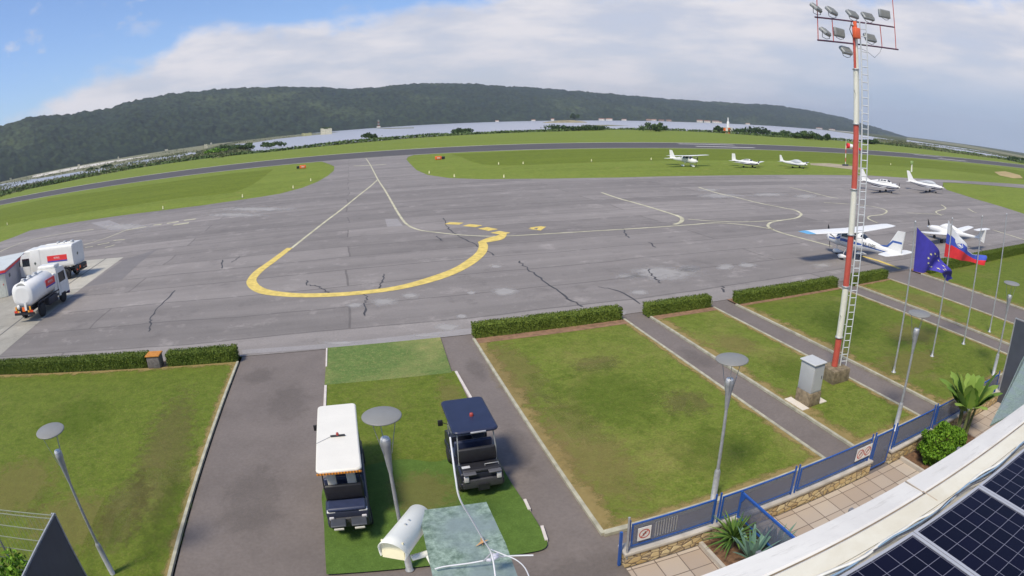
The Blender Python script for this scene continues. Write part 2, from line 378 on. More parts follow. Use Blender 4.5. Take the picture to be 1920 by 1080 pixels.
# strip of longer yellow grass beyond the runway
APRON_TOP = [(-300, 560), (-100, 486), (0, 454), (30, 443), (57, 432), (140, 417), (220, 405), (300, 395), (380, 385), (442, 376), (490, 369), (526, 363), (567, 352), (595, 341), (614, 330), (626, 320), (627, 312), (618, 308), (600, 306)]
APRON_R = [(773, 291), (765, 294), (762, 299), (768, 306), (781, 319), (802, 328), (843, 334), (906, 336), (1031, 335), (1156, 333), (1348, 329), (1540, 328), (1628, 329), (1707, 334), (1791, 338), (1920, 346), (2060, 360), (2060, 374), (1920, 353), (1850, 347), (1790, 342.5), (1768, 342), (1768, 349), (1775, 356), (1832, 374), (1880, 388), (1920, 401)]
ap = [P2(*p) for p in APRON_TOP]; ap[-1] = (ap[-1][0], rw_near(ap[-1][0])-1.2); r0 = P2(*APRON_R[0])
apron = ap+[(r0[0]+1, rw_near(r0[0])-1.2)]+[P2(*p) for p in APRON_R[1:]]+[(88.2, 26.5), (-60, 26.5)]
flat('apron', apron, 0.0, M_APRON)
flat('concrete_pad', [(-23.9, 27.2), (-24.85, 56.1), (-30, 56.9), (-60, 56.9), (-60, 26.9)], .008, M_CONC)
structure(MB().ribbon([(-26.6, 27.3), (-27.3, 56.5)], .14, .012).build('drain_channel', nmat('drain_iron', (.09, .09, .09), .8)))

# markings, cracks and pale stains on the apron
def mark(pix, w, m=M_YEL, z=.010, name='painted_line', k=6, sm=True):
    pts = [P2(*p) for p in pix]; pts = [tuple(v) for v in spline([(*p, 0) for p in pts], k)] if sm else pts
    return structure(MB().ribbon(pts, w, z).build(name, m))
# the broad yellow curve, wide in the bends as painted
outer = [(538, 465), (505, 489), (478, 508), (464, 524), (463, 534), (474, 545), (500, 553), (560, 557.5), (630, 556), (700, 550), (760, 541), (820, 526), (862, 510), (893, 492), (911, 475), (915, 462), (912, 455)]
inner = [(549, 465), (520, 488), (496, 506), (482, 521), (482, 529), (491, 538), (512, 545), (560, 550), (630, 549), (700, 543), (755, 534), (810, 518), (850, 503), (876, 487), (893, 473), (898, 461), (896, 454)]
def band(o, i, z=.012, m=M_YEL, name='painted_line'):
    a = spline([(*P2(*p), z) for p in o], 5); b = spline([(*P2(*p), z) for p in i], 5); n = len(a)
    return structure(MB().add(a+b, [(k, k+1, n+k+1, n+k) for k in range(n-1)]).build(name, m))
band(outer, inner)
band([(912, 455), (942, 449), (950, 440), (945, 435)], [(896, 454), (912, 447), (932, 442), (940, 437.5)], .016)
for a in ([(838, 418.6), (865, 419.6)], [(874, 422), (898, 424.5)], [(905, 427.5), (925, 431.5)], [(928, 435), (949, 438.5)]):
    mark(a, 1.1, M_YEL, .014, sm=False)
mark([(995, 427.5), (1018, 425)], .55, M_YEL, sm=False); mark([(995, 428.5), (1010, 431.5), (1018, 425)], .6, M_YEL, .013, sm=False)
mark([(546, 466), (580, 439), (612, 414), (640, 393), (672, 367), (695, 349), (708, 337)], .28, M_YEL2)
mark([(686, 297), (693, 307), (703, 326), (710, 339), (722, 357), (738, 385), (748, 402), (762, 420), (785, 431), (820, 436), (870, 441), (930, 443), (1000, 440), (1100, 434), (1200, 428), (1260, 424), (1300, 421), (1345, 418), (1400, 422), (1450, 430)], .26, M_YEL2)
mark([(664, 311), (695, 310), (724, 308)], 1.0, M_YEL2)
mark([(1128, 361), (1160, 372), (1200, 383), (1240, 395), (1268, 404)], .34, M_YEL2)
mark([(1266, 403), (1277, 408), (1279, 413), (1274, 418), (1264, 421)], .42, M_YEL2, .013)
mark([(1310, 351), (1345, 362), (1380, 370), (1420, 380), (1470, 390), (1490, 394), (1500, 399), (1502, 403), (1492, 409), (1460, 414), (1444, 418), (1440, 424), (1448, 430), (1470, 438), (1500, 446), (1560, 462)], .30, M_YEL2)
mark([(1290, 411), (1345, 415), (1400, 416), (1460, 413)], .22, M_YEL2, .009)
mark([(1480, 351), (1510, 358), (1550, 368), (1572, 372)], .28, M_YEL2)
mark([(1545, 380), (1600, 383), (1640, 388), (1662, 395), (1655, 402), (1632, 405), (1628, 410), (1645, 418)], .26, M_YEL2)
mark([(1615, 480), (1650, 490), (1687, 504)], .40, M_YEL, sm=False)
mark([(1862, 431), (1890, 440), (1925, 451)], .30, M_YEL2)
mark([(1700, 399), (1740, 401), (1770, 402)], .2, M_YEL2); mark([(1765, 384), (1773, 391), (1755, 397), (1765, 404)], .26, M_YEL2, .013)
mark([(1815, 391), (1825, 397), (1832, 399)], .26, M_YEL2)
mark([(0, 472), (20, 463), (50, 452), (90, 443), (130, 436), (176, 430)], .30, M_YEL2)
mark([(158, 459), (200, 446), (235, 432)], .24, M_YEL2); mark([(235, 432), (274, 425)], .6, M_YEL2)
for a in ([(288, 422), (303, 420.5)], [(313, 419), (335, 415.5)], [(345, 413.5), (367, 410.5)]): mark(a, .8, M_YEL2, sm=False)
mark([(325, 422), (354, 418)], 1.0, M_YEL2, .012, sm=False)
for a in ([(160, 464), (174, 462)], [(183, 459), (205, 455)], [(213, 451), (234, 449)], [(197, 464), (206, 462), (215, 459)]): mark(a, .35, M_YEL2, sm=False)
crk = [[(576, 525), (578, 534), (596, 537), (608, 543), (620, 551)], [(721, 514), (715, 527), (711, 541)], [(681, 550), (690, 560), (682, 569), (684, 592)],
       [(832, 409), (838, 424), (850, 437), (880, 453), (900, 464), (926, 479)], [(972, 489), (990, 505), (1012, 521), (1040, 540), (1062, 557), (1092, 575)],
       [(1216, 504), (1224, 517), (1235, 527), (1237, 531)], [(1355, 537), (1358, 548)], [(330, 545), (303, 571), (284, 593), (282, 606), (279, 622)], [(449, 481), (434, 492)], [(419, 487), (416, 503)],
       [(1125, 538), (1160, 546), (1200, 570)], [(817, 443), (831, 452)], [(1168, 428), (1173, 441), (1180, 446)], [(1216, 454), (1230, 464)]]
for c in crk:
    pts = []; q = [Vector((*P2(*p), 0)) for p in c]
    for p, r in zip(q[:-1], q[1:]):
        for k in range(5): t = k/5; pts.append(tuple(p.lerp(r, t)+Vector((random.uniform(-.12, .12), random.uniform(-.12, .12), 0))))
    pts.append(tuple(q[-1])); structure(MB().ribbon(pts, [random.uniform(.06, .16) for _ in pts], .009).build('pavement_crack', M_CRACK))
# joints that run along the apron
for c in ([(0, 585), (150, 545), (220, 528), (400, 517), (560, 494), (760, 463), (960, 460)], [(452, 664), (540, 658), (613, 653), (700, 642), (840, 632), (960, 619), (1180, 588)], [(30, 636), (300, 626), (560, 603), (730, 588), (860, 577), (940, 565), (1100, 553), (1300, 520), (1500, 500)], [(560, 456), (700, 452), (760, 467), (900, 462), (1100, 470), (1300, 455), (1500, 440)]):
    pass
def stain_mat():
    t = NT('pale_repair_stain'); n = t.noise(.8, 7, .65, dist=.5); t.color(t.mix(n, (.38, .36, .34), (.55, .53, .50))).set(.9)
    uv = t.n.new('ShaderNodeUVMap'); ln = t.n.new('ShaderNodeVectorMath'); ln.operation = 'LENGTH'
    mp = t.n.new('ShaderNodeMapping'); mp.inputs['Location'].default_value = (-.5, -.5, 0); t.L.new(uv.outputs[0], mp.inputs[0]); t.L.new(mp.outputs[0], ln.inputs[0])
    f = t.math('SUBTRACT', t.math('ADD', t.math('MULTIPLY', t.noise(.9, 6, .65), 1.5), .12), t.math('MULTIPLY', ln.outputs['Value'], 2.0))
    tr = t.n.new('ShaderNodeBsdfTransparent'); ms = t.n.new('ShaderNodeMixShader')
    t.L.new(t.rng(f, 0, .5, 0, .6), ms.inputs[0]); t.L.new(tr.outputs[0], ms.inputs[1]); t.L.new(t.b.outputs[0], ms.inputs[2]); t.L.new(ms.outputs[0], t.out.inputs[0])
    return t.m
M_STAIN = stain_mat()
def stain(px, py, w, h):
    c = P(px, py); l = P(px-w/2, py); r = P(px+w/2, py); u = P(px, py-h/2); d = P(px, py+h/2)
    me = bpy.data.meshes.new('pavement_stain'); e = (r-l)/2; g = (u-d)/2
    me.from_pydata([c-e-g, c+e-g, c+e+g, c-e+g], [], [(0, 1, 2, 3)]); me.uv_layers.new(); 
    for i, q in enumerate(((0, 0), (1, 0), (1, 1), (0, 1))): me.uv_layers[0].data[i].uv = q
    me.materials.append(M_STAIN); o = link('pavement_stain', me); o.location.z = .006; structure(o)
for s in ((1240, 512, 190, 34), (1180, 518, 70, 14), (1290, 504, 60, 16), (1360, 500, 46, 14), (1403, 497, 46, 12), (945, 547, 70, 20), (720, 566, 80, 18), (665, 572, 44, 12), (770, 555, 44, 12), (840, 613, 60, 20), (866, 593, 26, 9),
          (1350, 367, 110, 12), (1440, 365, 90, 8), (1510, 368, 60, 10), (1330, 356, 60, 8), (884, 549, 24, 9), (480, 392, 190, 10), (1200, 548, 50, 14), (1540, 497, 50, 12), (640, 643, 90, 8), (800, 629, 90, 8), (1500, 545, 60, 12), (930, 500, 30, 8), (440, 403, 150, 9), (230, 425, 130, 16)):
    stain(*s)

M_PATCH = asphalt_mat('patch_asphalt', .19, streak=.2, tint=(1.06, .98, .94)); M_PATCHL = asphalt_mat('pale_asphalt', .31, streak=.2, tint=(1.06, .99, .95))
flat('asphalt_patch', [P2(*p) for p in [(233, 487), (296, 467), (262, 493), (227, 526), (158, 538)]], .005, M_PATCH)
flat('asphalt_patch', [P2(*p) for p in [(722, 411), (745, 410), (756, 424), (726, 425)]], .005, M_PATCHL)
flat('asphalt_patch', [P2(*p) for p in [(455, 664), (612, 653), (880, 627), (1172, 590), (1176, 583), (860, 618), (610, 645), (453, 656)]], .004, M_PATCHL)
flat('asphalt_patch', [P2(*p) for p in [(170, 418), (205, 413), (245, 428), (210, 432)]], .005, M_PATCHL)
def worn_mat():
    t = NT('worn_edge_grass'); n = t.noise(1.4, 7, .7); t.color(t.mix(t.noise(6, 5), (.26, .19, .07), (.36, .28, .12))).set(.95, 0, .1)
    uv = t.n.new('ShaderNodeUVMap'); sp = t.n.new('ShaderNodeSeparateXYZ'); t.L.new(uv.outputs[0], sp.inputs[0])
    f = t.math('SUBTRACT', t.math('MULTIPLY', n, 1.7), t.math('ADD', sp.outputs[1], .35))
    tr = t.n.new('ShaderNodeBsdfTransparent'); ms = t.n.new('ShaderNodeMixShader'); t.L.new(t.rng(f, 0, .35, 0, .85), ms.inputs[0])
    t.L.new(tr.outputs[0], ms.inputs[1]); t.L.new(t.b.outputs[0], ms.inputs[2]); t.L.new(ms.outputs[0], t.out.inputs[0]); return t.m
M_WORN = worn_mat()
def worn(x0, y0, x1, y1, nx_, ny_, w, z):
    me = bpy.data.meshes.new('worn_edge'); me.from_pydata([(x0, y0, z), (x1, y1, z), (x1+nx_*w, y1+ny_*w, z), (x0+nx_*w, y0+ny_*w, z)], [], [(0, 1, 2, 3)]); me.uv_layers.new()
    for i, q in enumerate(((0, 0), (1, 0), (1, 1), (0, 1))): me.uv_layers[0].data[i].uv = q
    me.materials.append(M_WORN); structure(link('worn_edge', me))
# gardens in front of the terminal
flat('forecourt', [(-14, -20), (-14, 9.2), (-6.2, 9.2), (-6.2, 26.6), (45, 26.6), (46, 9.2), (46, -20)], -.02, M_PATH)
def lawn(x0, x1, y0, y1, m, name='lawn', z=.05, kerbs='lrtb'):
    nx, ny = max(2, int((x1-x0)/1.5)), max(2, int((y1-y0)/1.5))
    flat(name, [(x0, y0), (x1, y0), (x1, y1), (x0, y1)], z, m)
    kw = .11
    for side, c, s in (('l', (x0-kw/2, (y0+y1)/2), (kw, y1-y0)), ('r', (x1+kw/2, (y0+y1)/2), (kw, y1-y0)), ('b', ((x0+x1)/2, y0-kw/2), (x1-x0+2*kw, kw)), ('t', ((x0+x1)/2, y1+kw/2), (x1-x0+2*kw, kw))):
        ww = {'l': 1.3, 'r': .5, 'b': .6, 't': .8}[side]
        if side == 'l' and x0 > -50: worn(x0, y0, x0, y1, 1, 0, ww, z+.004)
        if side == 'r': worn(x1, y0, x1, y1, -1, 0, ww, z+.004)
        if side == 'b': worn(x0, y0, x1, y0, 0, 1, ww, z+.007)
        if side == 't': worn(x0, y1, x1, y1, 0, -1, ww, z+.007)
        if side in kerbs: structure(MB().box((*c, z/2+.012), (*s, z+.045)).build('kerb', M_KERB))
lawn(-60, -6.35, -6, 25.7, M_LAWN2, kerbs='r')
flat('flower_bed_soil', [(-60, 25.7), (-6.35, 25.7), (-6.35, 26.55), (-60, 26.55)], .03, nmat('bare_soil', (.22, .13, .07), .95, .3, 4))
lawn(5.08, 12.68, 10.85, 25.7, M_LAWN, kerbs='lrb'); lawn(14.22, 18.05, 10.85, 25.5, M_LAWN, kerbs='lrb')
lawn(19.65, 28.05, 10.75, 25.4, M_LAWN2, kerbs='lrb'); lawn(29.75, 33.5, 10.75, 25.2, M_LAWN, kerbs='lr')
lawn(37.6, 75, 6, 25.0, M_LAWN2, kerbs='l')
for x0, x1 in ((5.08, 12.68), (14.22, 18.05), (19.65, 28.05), (29.75, 33.5), (37.6, 75)):
    flat('flower_bed_soil', [(x0, 25.0), (x1, 25.0), (x1, 26.4), (x0, 26.4)], .058, nmat('bare_soil', (.24, .14, .08), .95, .3, 4))
def blotch(x, y, w, l, rz, z, m):
    me = bpy.data.meshes.new('bare_patch'); c_, s_ = math.cos(R(rz)), math.sin(R(rz)); q = [(-w/2, -l/2), (w/2, -l/2), (w/2, l/2), (-w/2, l/2)]
    me.from_pydata([(x+a*c_-b*s_, y+a*s_+b*c_, z) for a, b in q], [], [(0, 1, 2, 3)]); me.uv_layers.new()
    for i, u in enumerate(((0, 0), (1, 0), (1, 1), (0, 1))): me.uv_layers[0].data[i].uv = u
    me.materials.append(m); structure(link('bare_patch', me))
def patch_mat(name, c0, c1, amt, sc):
    t = NT(name); t.color(t.mix(t.noise(5, 6, .7), c0, c1)).set(.95, 0, .1)
    uv = t.n.new('ShaderNodeUVMap'); ln = t.n.new('ShaderNodeVectorMath'); ln.operation = 'LENGTH'; mp = t.n.new('ShaderNodeMapping'); mp.inputs['Location'].default_value = (-.5, -.5, 0)
    t.L.new(uv.outputs[0], mp.inputs[0]); t.L.new(mp.outputs[0], ln.inputs[0]); n = t.noise(sc, 8, .72, dist=.5)
    f = t.math('SUBTRACT', t.math('ADD', t.math('MULTIPLY', n, 2.2), -.10), t.math('MULTIPLY', ln.outputs['Value'], 2.1))
    tr = t.n.new('ShaderNodeBsdfTransparent'); ms = t.n.new('ShaderNodeMixShader'); t.L.new(t.rng(f, 0, .45, 0, amt), ms.inputs[0])
    t.L.new(tr.outputs[0], ms.inputs[1]); t.L.new(t.b.outputs[0], ms.inputs[2]); t.L.new(ms.outputs[0], t.out.inputs[0]); return t.m
M_MUD = patch_mat('muddy_grass', (.13, .105, .05), (.24, .19, .085), .34, 3.4); M_THIN = patch_mat('thin_dry_grass', (.22, .17, .07), (.32, .26, .10), .34, 2.6); M_LUSH = patch_mat('lush_grass', (.055, .115, .010), (.105, .170, .020), .22, 1.8)
M_OIL = patch_mat('dark_asphalt_stain', (.07, .065, .06), (.12, .11, .10), .13, 1.3)
for a in ((-7.9, 17.5, 2.6, 12.0, 6, M_MUD), (-8.6, 14.0, 2.0, 5.0, 0, M_MUD), (-10.5, 13.2, 4.5, 4.0, 0, M_THIN), (-13.5, 20.5, 5, 5, 0, M_LUSH), (-6.9, 13.5, 1.6, 7, 0, M_LUSH), (-14, 15.0, 5, 5, 20, M_THIN),
          (5.9, 21.5, 2.4, 8, 0, M_THIN), (6.3, 15.0, 2.6, 9, 0, M_THIN), (9.2, 21.0, 2.6, 1.8, 0, M_MUD), (10.8, 16.4, 2.2, 2.6, 0, M_MUD), (8.5, 18, 5, 6, 0, M_LUSH), (10, 13, 4, 3.5, 0, M_LUSH), (16, 20.5, 2.4, 3, 0, M_THIN), (16.6, 17, 2.6, 4, 0, M_LUSH), (23, 20, 4, 5, 0, M_LUSH), (22, 14.5, 6, 3, 0, M_THIN), (25.5, 17, 4, 4, 0, M_THIN), (31.5, 20, 2.4, 7, 0, M_THIN),
          (.9, 14.0, 2.4, 2.8, 0, M_THIN), (2.9, 19.5, 1.2, 5, 0, M_THIN)):
    blotch(*a[:5], .066, a[5])
flat('turf_mat', [(-1.95, 22.3), (3.35, 22.15), (3.55, 26.35), (-1.9, 26.5)], .05, M_TURF2)
flat('lawn', [(-1.85, 15.0), (3.4, 14.6), (3.5, 22.3), (-1.85, 22.4)], .045, M_LAWN2)
flat('turf_mat', [(p.x, p.y) for p in spline([(-1.95, 10.95, 0), (.5, 10.85, 0), (2.7, 10.7, 0), (3.5, 10.75, 0), (3.62, 11.4, 0), (3.6, 12.4, 0), (3.5, 14.0, 0), (3.46, 15.6, 0), (3.3, 16.2, 0), (2.4, 15.9, 0), (1.6, 15.6, 0), (.6, 16.0, 0), (-.7, 15.8, 0), (-1.9, 15.0, 0), (-1.95, 13, 0), (-1.95, 10.95, 0)], 5)[:-1]], .049, M_TURF)
for a, b, w in (((-1.92, 18.5), (-1.9, 22.2), .10), ((3.62, 18.9), (3.52, 22.2), .10), ((3.6, 11.0), (3.68, 11.6), .08), ((3.6, 12.4), (3.62, 12.9), .08), ((-1.92, 26.4), (-1.9, 24.2), .07)):
    d = Vector(b)-Vector(a); structure(MB().box(((a[0]+b[0])/2, (a[1]+b[1])/2, .03), (d.length, w, .10), math.atan2(d.y, d.x)).build('kerb', nmat('pale_kerb', (.62, .56, .5), .8)))
for a in ((-4.2, 14.5, 2.4, 5.0), (-3.4, 21, 2.0, 4.0), (4.3, 16, 1.0, 4.0), (4.4, 22.5, .9, 3.0), (-5.0, 24, 2.0, 2.0), (4.0, 9.6, 3.0, 1.6), (13.5, 20, 1.2, 3)):
    me = bpy.data.meshes.new('oil_stain'); x, y, w, l = a; me.from_pydata([(x-w/2, y-l/2, -.012), (x+w/2, y-l/2, -.012), (x+w/2, y+l/2, -.012), (x-w/2, y+l/2, -.012)], [], [(0, 1, 2, 3)]); me.uv_layers.new()
    for i, u in enumerate(((0, 0), (1, 0), (1, 1), (0, 1))): me.uv_layers[0].data[i].uv = u
    me.materials.append(M_OIL); structure(link('oil_stain', me))
# terrace tiles between the stone wall and the terminal
def tile_mat():
    t = NT('terrace_tiles'); br = t.n.new('ShaderNodeTexBrick'); t.L.new(t.mapping(rot=(0, 0, R(1))), br.inputs['Vector'])
    br.inputs['Scale'].default_value = 1; br.inputs['Brick Width'].default_value = .62; br.inputs['Row Height'].default_value = .62; br.offset = 0
    br.inputs['Mortar Size'].default_value = .014; br.inputs['Color1'].default_value = (.38, .30, .23, 1); br.inputs['Color2'].default_value = (.50, .43, .35, 1); br.inputs['Mortar'].default_value = (.12, .09, .07, 1)
    t.color(t.mix(t.rng(t.noise(2.2, 6), .3, .7, 0, .5), br.outputs['Color'], t.mix(.5, br.outputs['Color'], (.40, .34, .30)))).set(.85); t.bump(br.outputs['Fac'], -.3, .01); return t.m
flat('terrace', [(5.0, -4), (46, -4), (46, 9.3), (5.0, 9.3)], .015, tile_mat())

# ------------------------------------------------------------------ lagoon, far shore, hills
def water_mat():
    t = NT('lagoon_water'); t.color((.40, .40, .42)).set(.32, 0, .45)
    t.bump(t.noise(.5, 4), .12, .15); return t.m
M_WATER = water_mat()
def wpoly(name, pix, z, m): flat(name, [far2(*p) for p in pix], z, m)
# the open lagoon: near shore behind the reed belt, far shore below the hills
wpoly('lagoon_water', [(440, 270), (520, 258), (575, 247.5), (640, 241), (700, 236), (780, 231), (850, 228), (930, 225.6), (1031, 224.5), (1150, 224.5), (1244, 227), (1348, 230), (1452, 235), (1540, 242.5), (1603, 251), (1676, 262), (1660, 270), (1603, 264.5), (1536, 259), (1452, 254.5), (1361, 247.5), (1286, 244), (1156, 240.5), (1060, 242), (933, 246), (776, 256), (651, 266), (560, 276), (480, 284)], -.50, M_WATER)
wpoly('lagoon_water', [(505, 253), (560, 243), (640, 236), (655, 238), (600, 246), (540, 252)], -.50, M_WATER)
wpoly('lagoon_water', [(0, 344), (90, 331), (190, 314), (260, 300), (330, 288), (370, 284), (366, 291), (300, 303), (250, 311), (190, 323), (90, 341), (0, 356)], -.50, M_WATER)
wpoly('lagoon_water', [(1700, 262), (1760, 271), (1830, 281), (1925, 300), (1925, 306), (1850, 294), (1770, 281), (1700, 269)], -.50, M_WATER)
M_BANK = grass_mat('salt_bank', (.13, .14, .06), (.20, .20, .10), (.42, .38, .30), .9, fine=.4)
M_SAND = nmat('salt_pan_sand', (.62, .57, .48), .9, .25, .02)
wpoly('salt_bank', [(0, 337), (100, 314), (200, 296), (300, 277), (380, 266), (470, 253), (560, 244), (520, 251), (440, 264), (365, 284), (270, 298), (180, 316), (90, 331), (0, 345)], -.46, M_BANK)
wpoly('salt_bank', [(560, 249), (640, 246.5), (600, 252), (520, 260), (470, 268), (430, 270), (470, 262)], -.44, M_BANK)
for pl in ([(1256, 226.5), (1340, 229), (1452, 233.5), (1540, 241), (1610, 250.5), (1610, 252.5), (1540, 243.2), (1452, 235.5), (1340, 230.8), (1256, 228)], [(1140, 233.5), (1180, 235.5), (1140, 235.8), (1090, 234.5)], [(700, 240.2), (740, 239.6), (776, 238.6), (776, 240), (730, 241.4)], [(1700, 258), (1800, 270), (1925, 293), (1925, 297), (1800, 274.5), (1700, 261)], [(1640, 262.5), (1700, 269), (1770, 279), (1700, 266), (1640, 259.5)]):
    wpoly('salt_bank', pl, -.42, M_BANK)
for pl in ([(1000, 222.4), (1120, 222.0), (1240, 224.6), (1348, 228.6), (1452, 232.2), (1540, 239), (1600, 247.5), (1600, 248.6), (1540, 240.4), (1452, 233.4), (1348, 229.6), (1240, 225.4), (1120, 223.0), (1000, 223.3)],
           [(60, 329), (180, 306), (280, 291), (275, 293), (180, 310), (60, 333)]):
    wpoly('salt_pan', pl, -.38, M_SAND)

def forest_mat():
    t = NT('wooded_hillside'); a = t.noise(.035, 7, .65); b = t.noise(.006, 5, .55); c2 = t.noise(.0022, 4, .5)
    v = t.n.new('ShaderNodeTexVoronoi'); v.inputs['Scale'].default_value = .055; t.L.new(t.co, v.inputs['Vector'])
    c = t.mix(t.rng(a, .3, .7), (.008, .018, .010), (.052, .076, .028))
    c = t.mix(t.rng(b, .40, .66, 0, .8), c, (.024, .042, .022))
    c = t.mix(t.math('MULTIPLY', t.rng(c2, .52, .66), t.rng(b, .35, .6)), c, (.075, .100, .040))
    c = t.mix(t.rng(v.outputs['Distance'], .35, .85, 0, .8), c, (.004, .009, .006))  # shadows between the tree crowns, painted dark into the colour
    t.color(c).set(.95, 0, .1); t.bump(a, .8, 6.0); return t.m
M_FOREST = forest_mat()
CREST = [(-200, 300), (-100, 268), (0, 241), (30, 233), (50, 228), (70, 224), (100, 222), (130, 219), (160, 212), (185, 211), (200, 210), (222, 203), (240, 197), (280, 189), (300, 183), (320, 180), (360, 176), (400, 172), (440, 170), (480, 169), (540, 168), (600, 167), (650, 169), (700, 167), (760, 162), (800, 160), (850, 159), (900, 161), (960, 166), (1050, 171), (1150, 180), (1280, 190), (1340, 194), (1400, 198), (1440, 199), (1470, 203), (1500, 206), (1530, 212), (1560, 218), (1580, 222), (1620, 235), (1650, 243), (1680, 251), (1710, 259), (1740, 266)]
def vnoise(x, y, seed, size):
    """smooth value noise on numpy arrays"""
    r = np.random.default_rng(seed); g = r.random((256, 256))
    u, v = x/size, y/size; i, j = np.floor(u).astype(int), np.floor(v).astype(int); a, b = u-i, v-j
    a = a*a*(3-2*a); b = b*b*(3-2*b)
    G = lambda i, j: g[i % 256, j % 256]
    return (G(i, j)*(1-a)+G(i+1, j)*a)*(1-b)+(G(i, j+1)*(1-a)+G(i+1, j+1)*a)*b
def build_hills():
    azs = []; els = []
    for p in CREST:
        v = ray(*p); azs.append(math.degrees(math.atan2(v.x, v.y))); els.append(math.asin(v.z))
    a = np.linspace(azs[0], azs[-1], 1300); e = np.interp(a, azs, els)
    D0 = np.interp(a, [-60, -37, -20, -5, 10, 25, 40, 52, 60], [1500, 1800, 2150, 2500, 2900, 3400, 4100, 5200, 6000])
    W = D0*.45+150; nt_ = 110
    t = np.linspace(0, 1.25, nt_)[None, :]; A = np.radians(a)[:, None]
    D = D0[:, None]+t*W[:, None]
    Zc = np.tan(e)[:, None]*(D0+W)[:, None]+10
    prof = np.where(t <= 1, np.sin(np.clip(t, 0, 1)*PI/2)**.85, 1-(t-1)*1.6)
    X, Y = D*np.sin(A), D*np.cos(A)
    Z = Zc*prof
    gully = (vnoise(X, Y, 3, 420)-.5)*.34+(vnoise(X, Y, 4, 150)-.5)*.16
    Z = Z*(1+gully*np.clip(1.0-t, 0, 1)*np.clip(t*6, 0, 1))
    sc_ = (D0/1500)[:, None]**.6; tree = vnoise(X, Y, 5, 24)*13*sc_+vnoise(X, Y, 6, 10)*5+vnoise(X, Y, 8, 70)*10*sc_-13*sc_
    Z = Z+tree*np.clip(t*20, 0, 1)*np.clip(Zc/60, 0.05, 1)+np.where(t < .01, -2, 0)
    n, m = X.shape; V = np.stack([X, Y, Z], -1).reshape(-1, 3)
    idx = np.arange(n*m).reshape(n, m); F = np.stack([idx[:-1, :-1], idx[1:, :-1], idx[1:, 1:], idx[:-1, 1:]], -1).reshape(-1, 4)
    me = bpy.data.meshes.new('hills'); me.vertices.add(len(V)); me.vertices.foreach_set('co', V.ravel())
    me.loops.add(F.size); me.loops.foreach_set('vertex_index', F.ravel().astype(np.int32))
    me.polygons.add(len(F)); me.polygons.foreach_set('loop_start', np.arange(0, F.size, 4, dtype=np.int32)); me.polygons.foreach_set('loop_total', np.full(len(F), 4, np.int32))
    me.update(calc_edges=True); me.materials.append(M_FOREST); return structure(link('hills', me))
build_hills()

# ------------------------------------------------------------------ vegetation
def leaf_mat(name, dark, light):
    t = NT(name); g = t.n.new('ShaderNodeNewGeometry'); n1 = t.noise(1.2, 4)
    f = t.math('ADD', t.math('MULTIPLY', g.outputs['Random Per Island'], .6), t.math('MULTIPLY', n1, .4))
    t.color(t.mix(t.rng(f, .15, .85), dark, light)).set(.7, 0, .2)
    t.b.inputs['Transmission Weight'].default_value = 0
    return t.m
M_LEAF_D = leaf_mat('dark_leaves', (.018, .040, .012), (.060, .105, .030))
M_LEAF_M = leaf_mat('green_leaves', (.030, .060, .015), (.095, .150, .040))
M_LEAF_L = leaf_mat('bright_leaves', (.055, .14, .010), (.200, .36, .030))
M_LEAF_H = leaf_mat('hedge_leaves', (.048, .085, .010), (.155, .200, .030))
M_BARK = nmat('bark', (.14, .11, .08), .9, .3, 6)
def leaves(centers, size, r, flat_=.35, up=None):
    """leaf-sized quads, one per centre; returns an MB"""
    n = len(centers); C = np.asarray(centers, float)
    d = r.normal(size=(n, 3)); d /= np.linalg.norm(d, axis=1)[:, None]
    if up is not None: d = d*(1-up)+np.array([0, 0, 1])*up; d /= np.linalg.norm(d, axis=1)[:, None]
    a = np.cross(d, r.normal(size=(n, 3))); a /= np.linalg.norm(a, axis=1)[:, None]; b = np.cross(d, a)
    s = size*(.6+.8*r.random(n))[:, None]; w = s*(.45+.3*r.random(n))[:, None]
    V = np.stack([C-a*s, C+b*w, C+a*s, C-b*w], 1).reshape(-1, 3)
    return V
def leaf_object(name, V, m, parent=None, extra=None):
    F = np.arange(len(V)).reshape(-1, 4); me = bpy.data.meshes.new(name)
    if extra is not None:
        ev, ef = extra; F = np.concatenate([F, np.array(ef).reshape(-1, 4)+len(V)]); V = np.concatenate([V, np.array(ev)])
    me.vertices.add(len(V)); me.vertices.foreach_set('co', V.ravel()); me.loops.add(F.size); me.loops.foreach_set('vertex_index', F.ravel().astype(np.int32))
    me.polygons.add(len(F)); me.polygons.foreach_set('loop_start', np.arange(0, F.size, 4, dtype=np.int32)); me.polygons.foreach_set('loop_total', np.full(len(F), 4, np.int32))
    me.update(calc_edges=True); me.materials.append(m); return link(name, me, parent)
def blob_centers(n, r, lobes, rad, squash=.8):
    """points in several overlapping clumps: dense shells with gaps between"""
    L = []
    for k in range(lobes):
        c = r.normal(size=3)*np.array([.55, .55, .38])*rad; c[2] = abs(c[2])*.8
        q = r.normal(size=(n//lobes, 3)); q /= np.linalg.norm(q, axis=1)[:, None]
        q *= (rad*(.35+.25*r.random()))*(r.random(n//lobes)**.35)[:, None]
        L.append(c+q*np.array([1, 1, squash]))
    return np.concatenate(L)
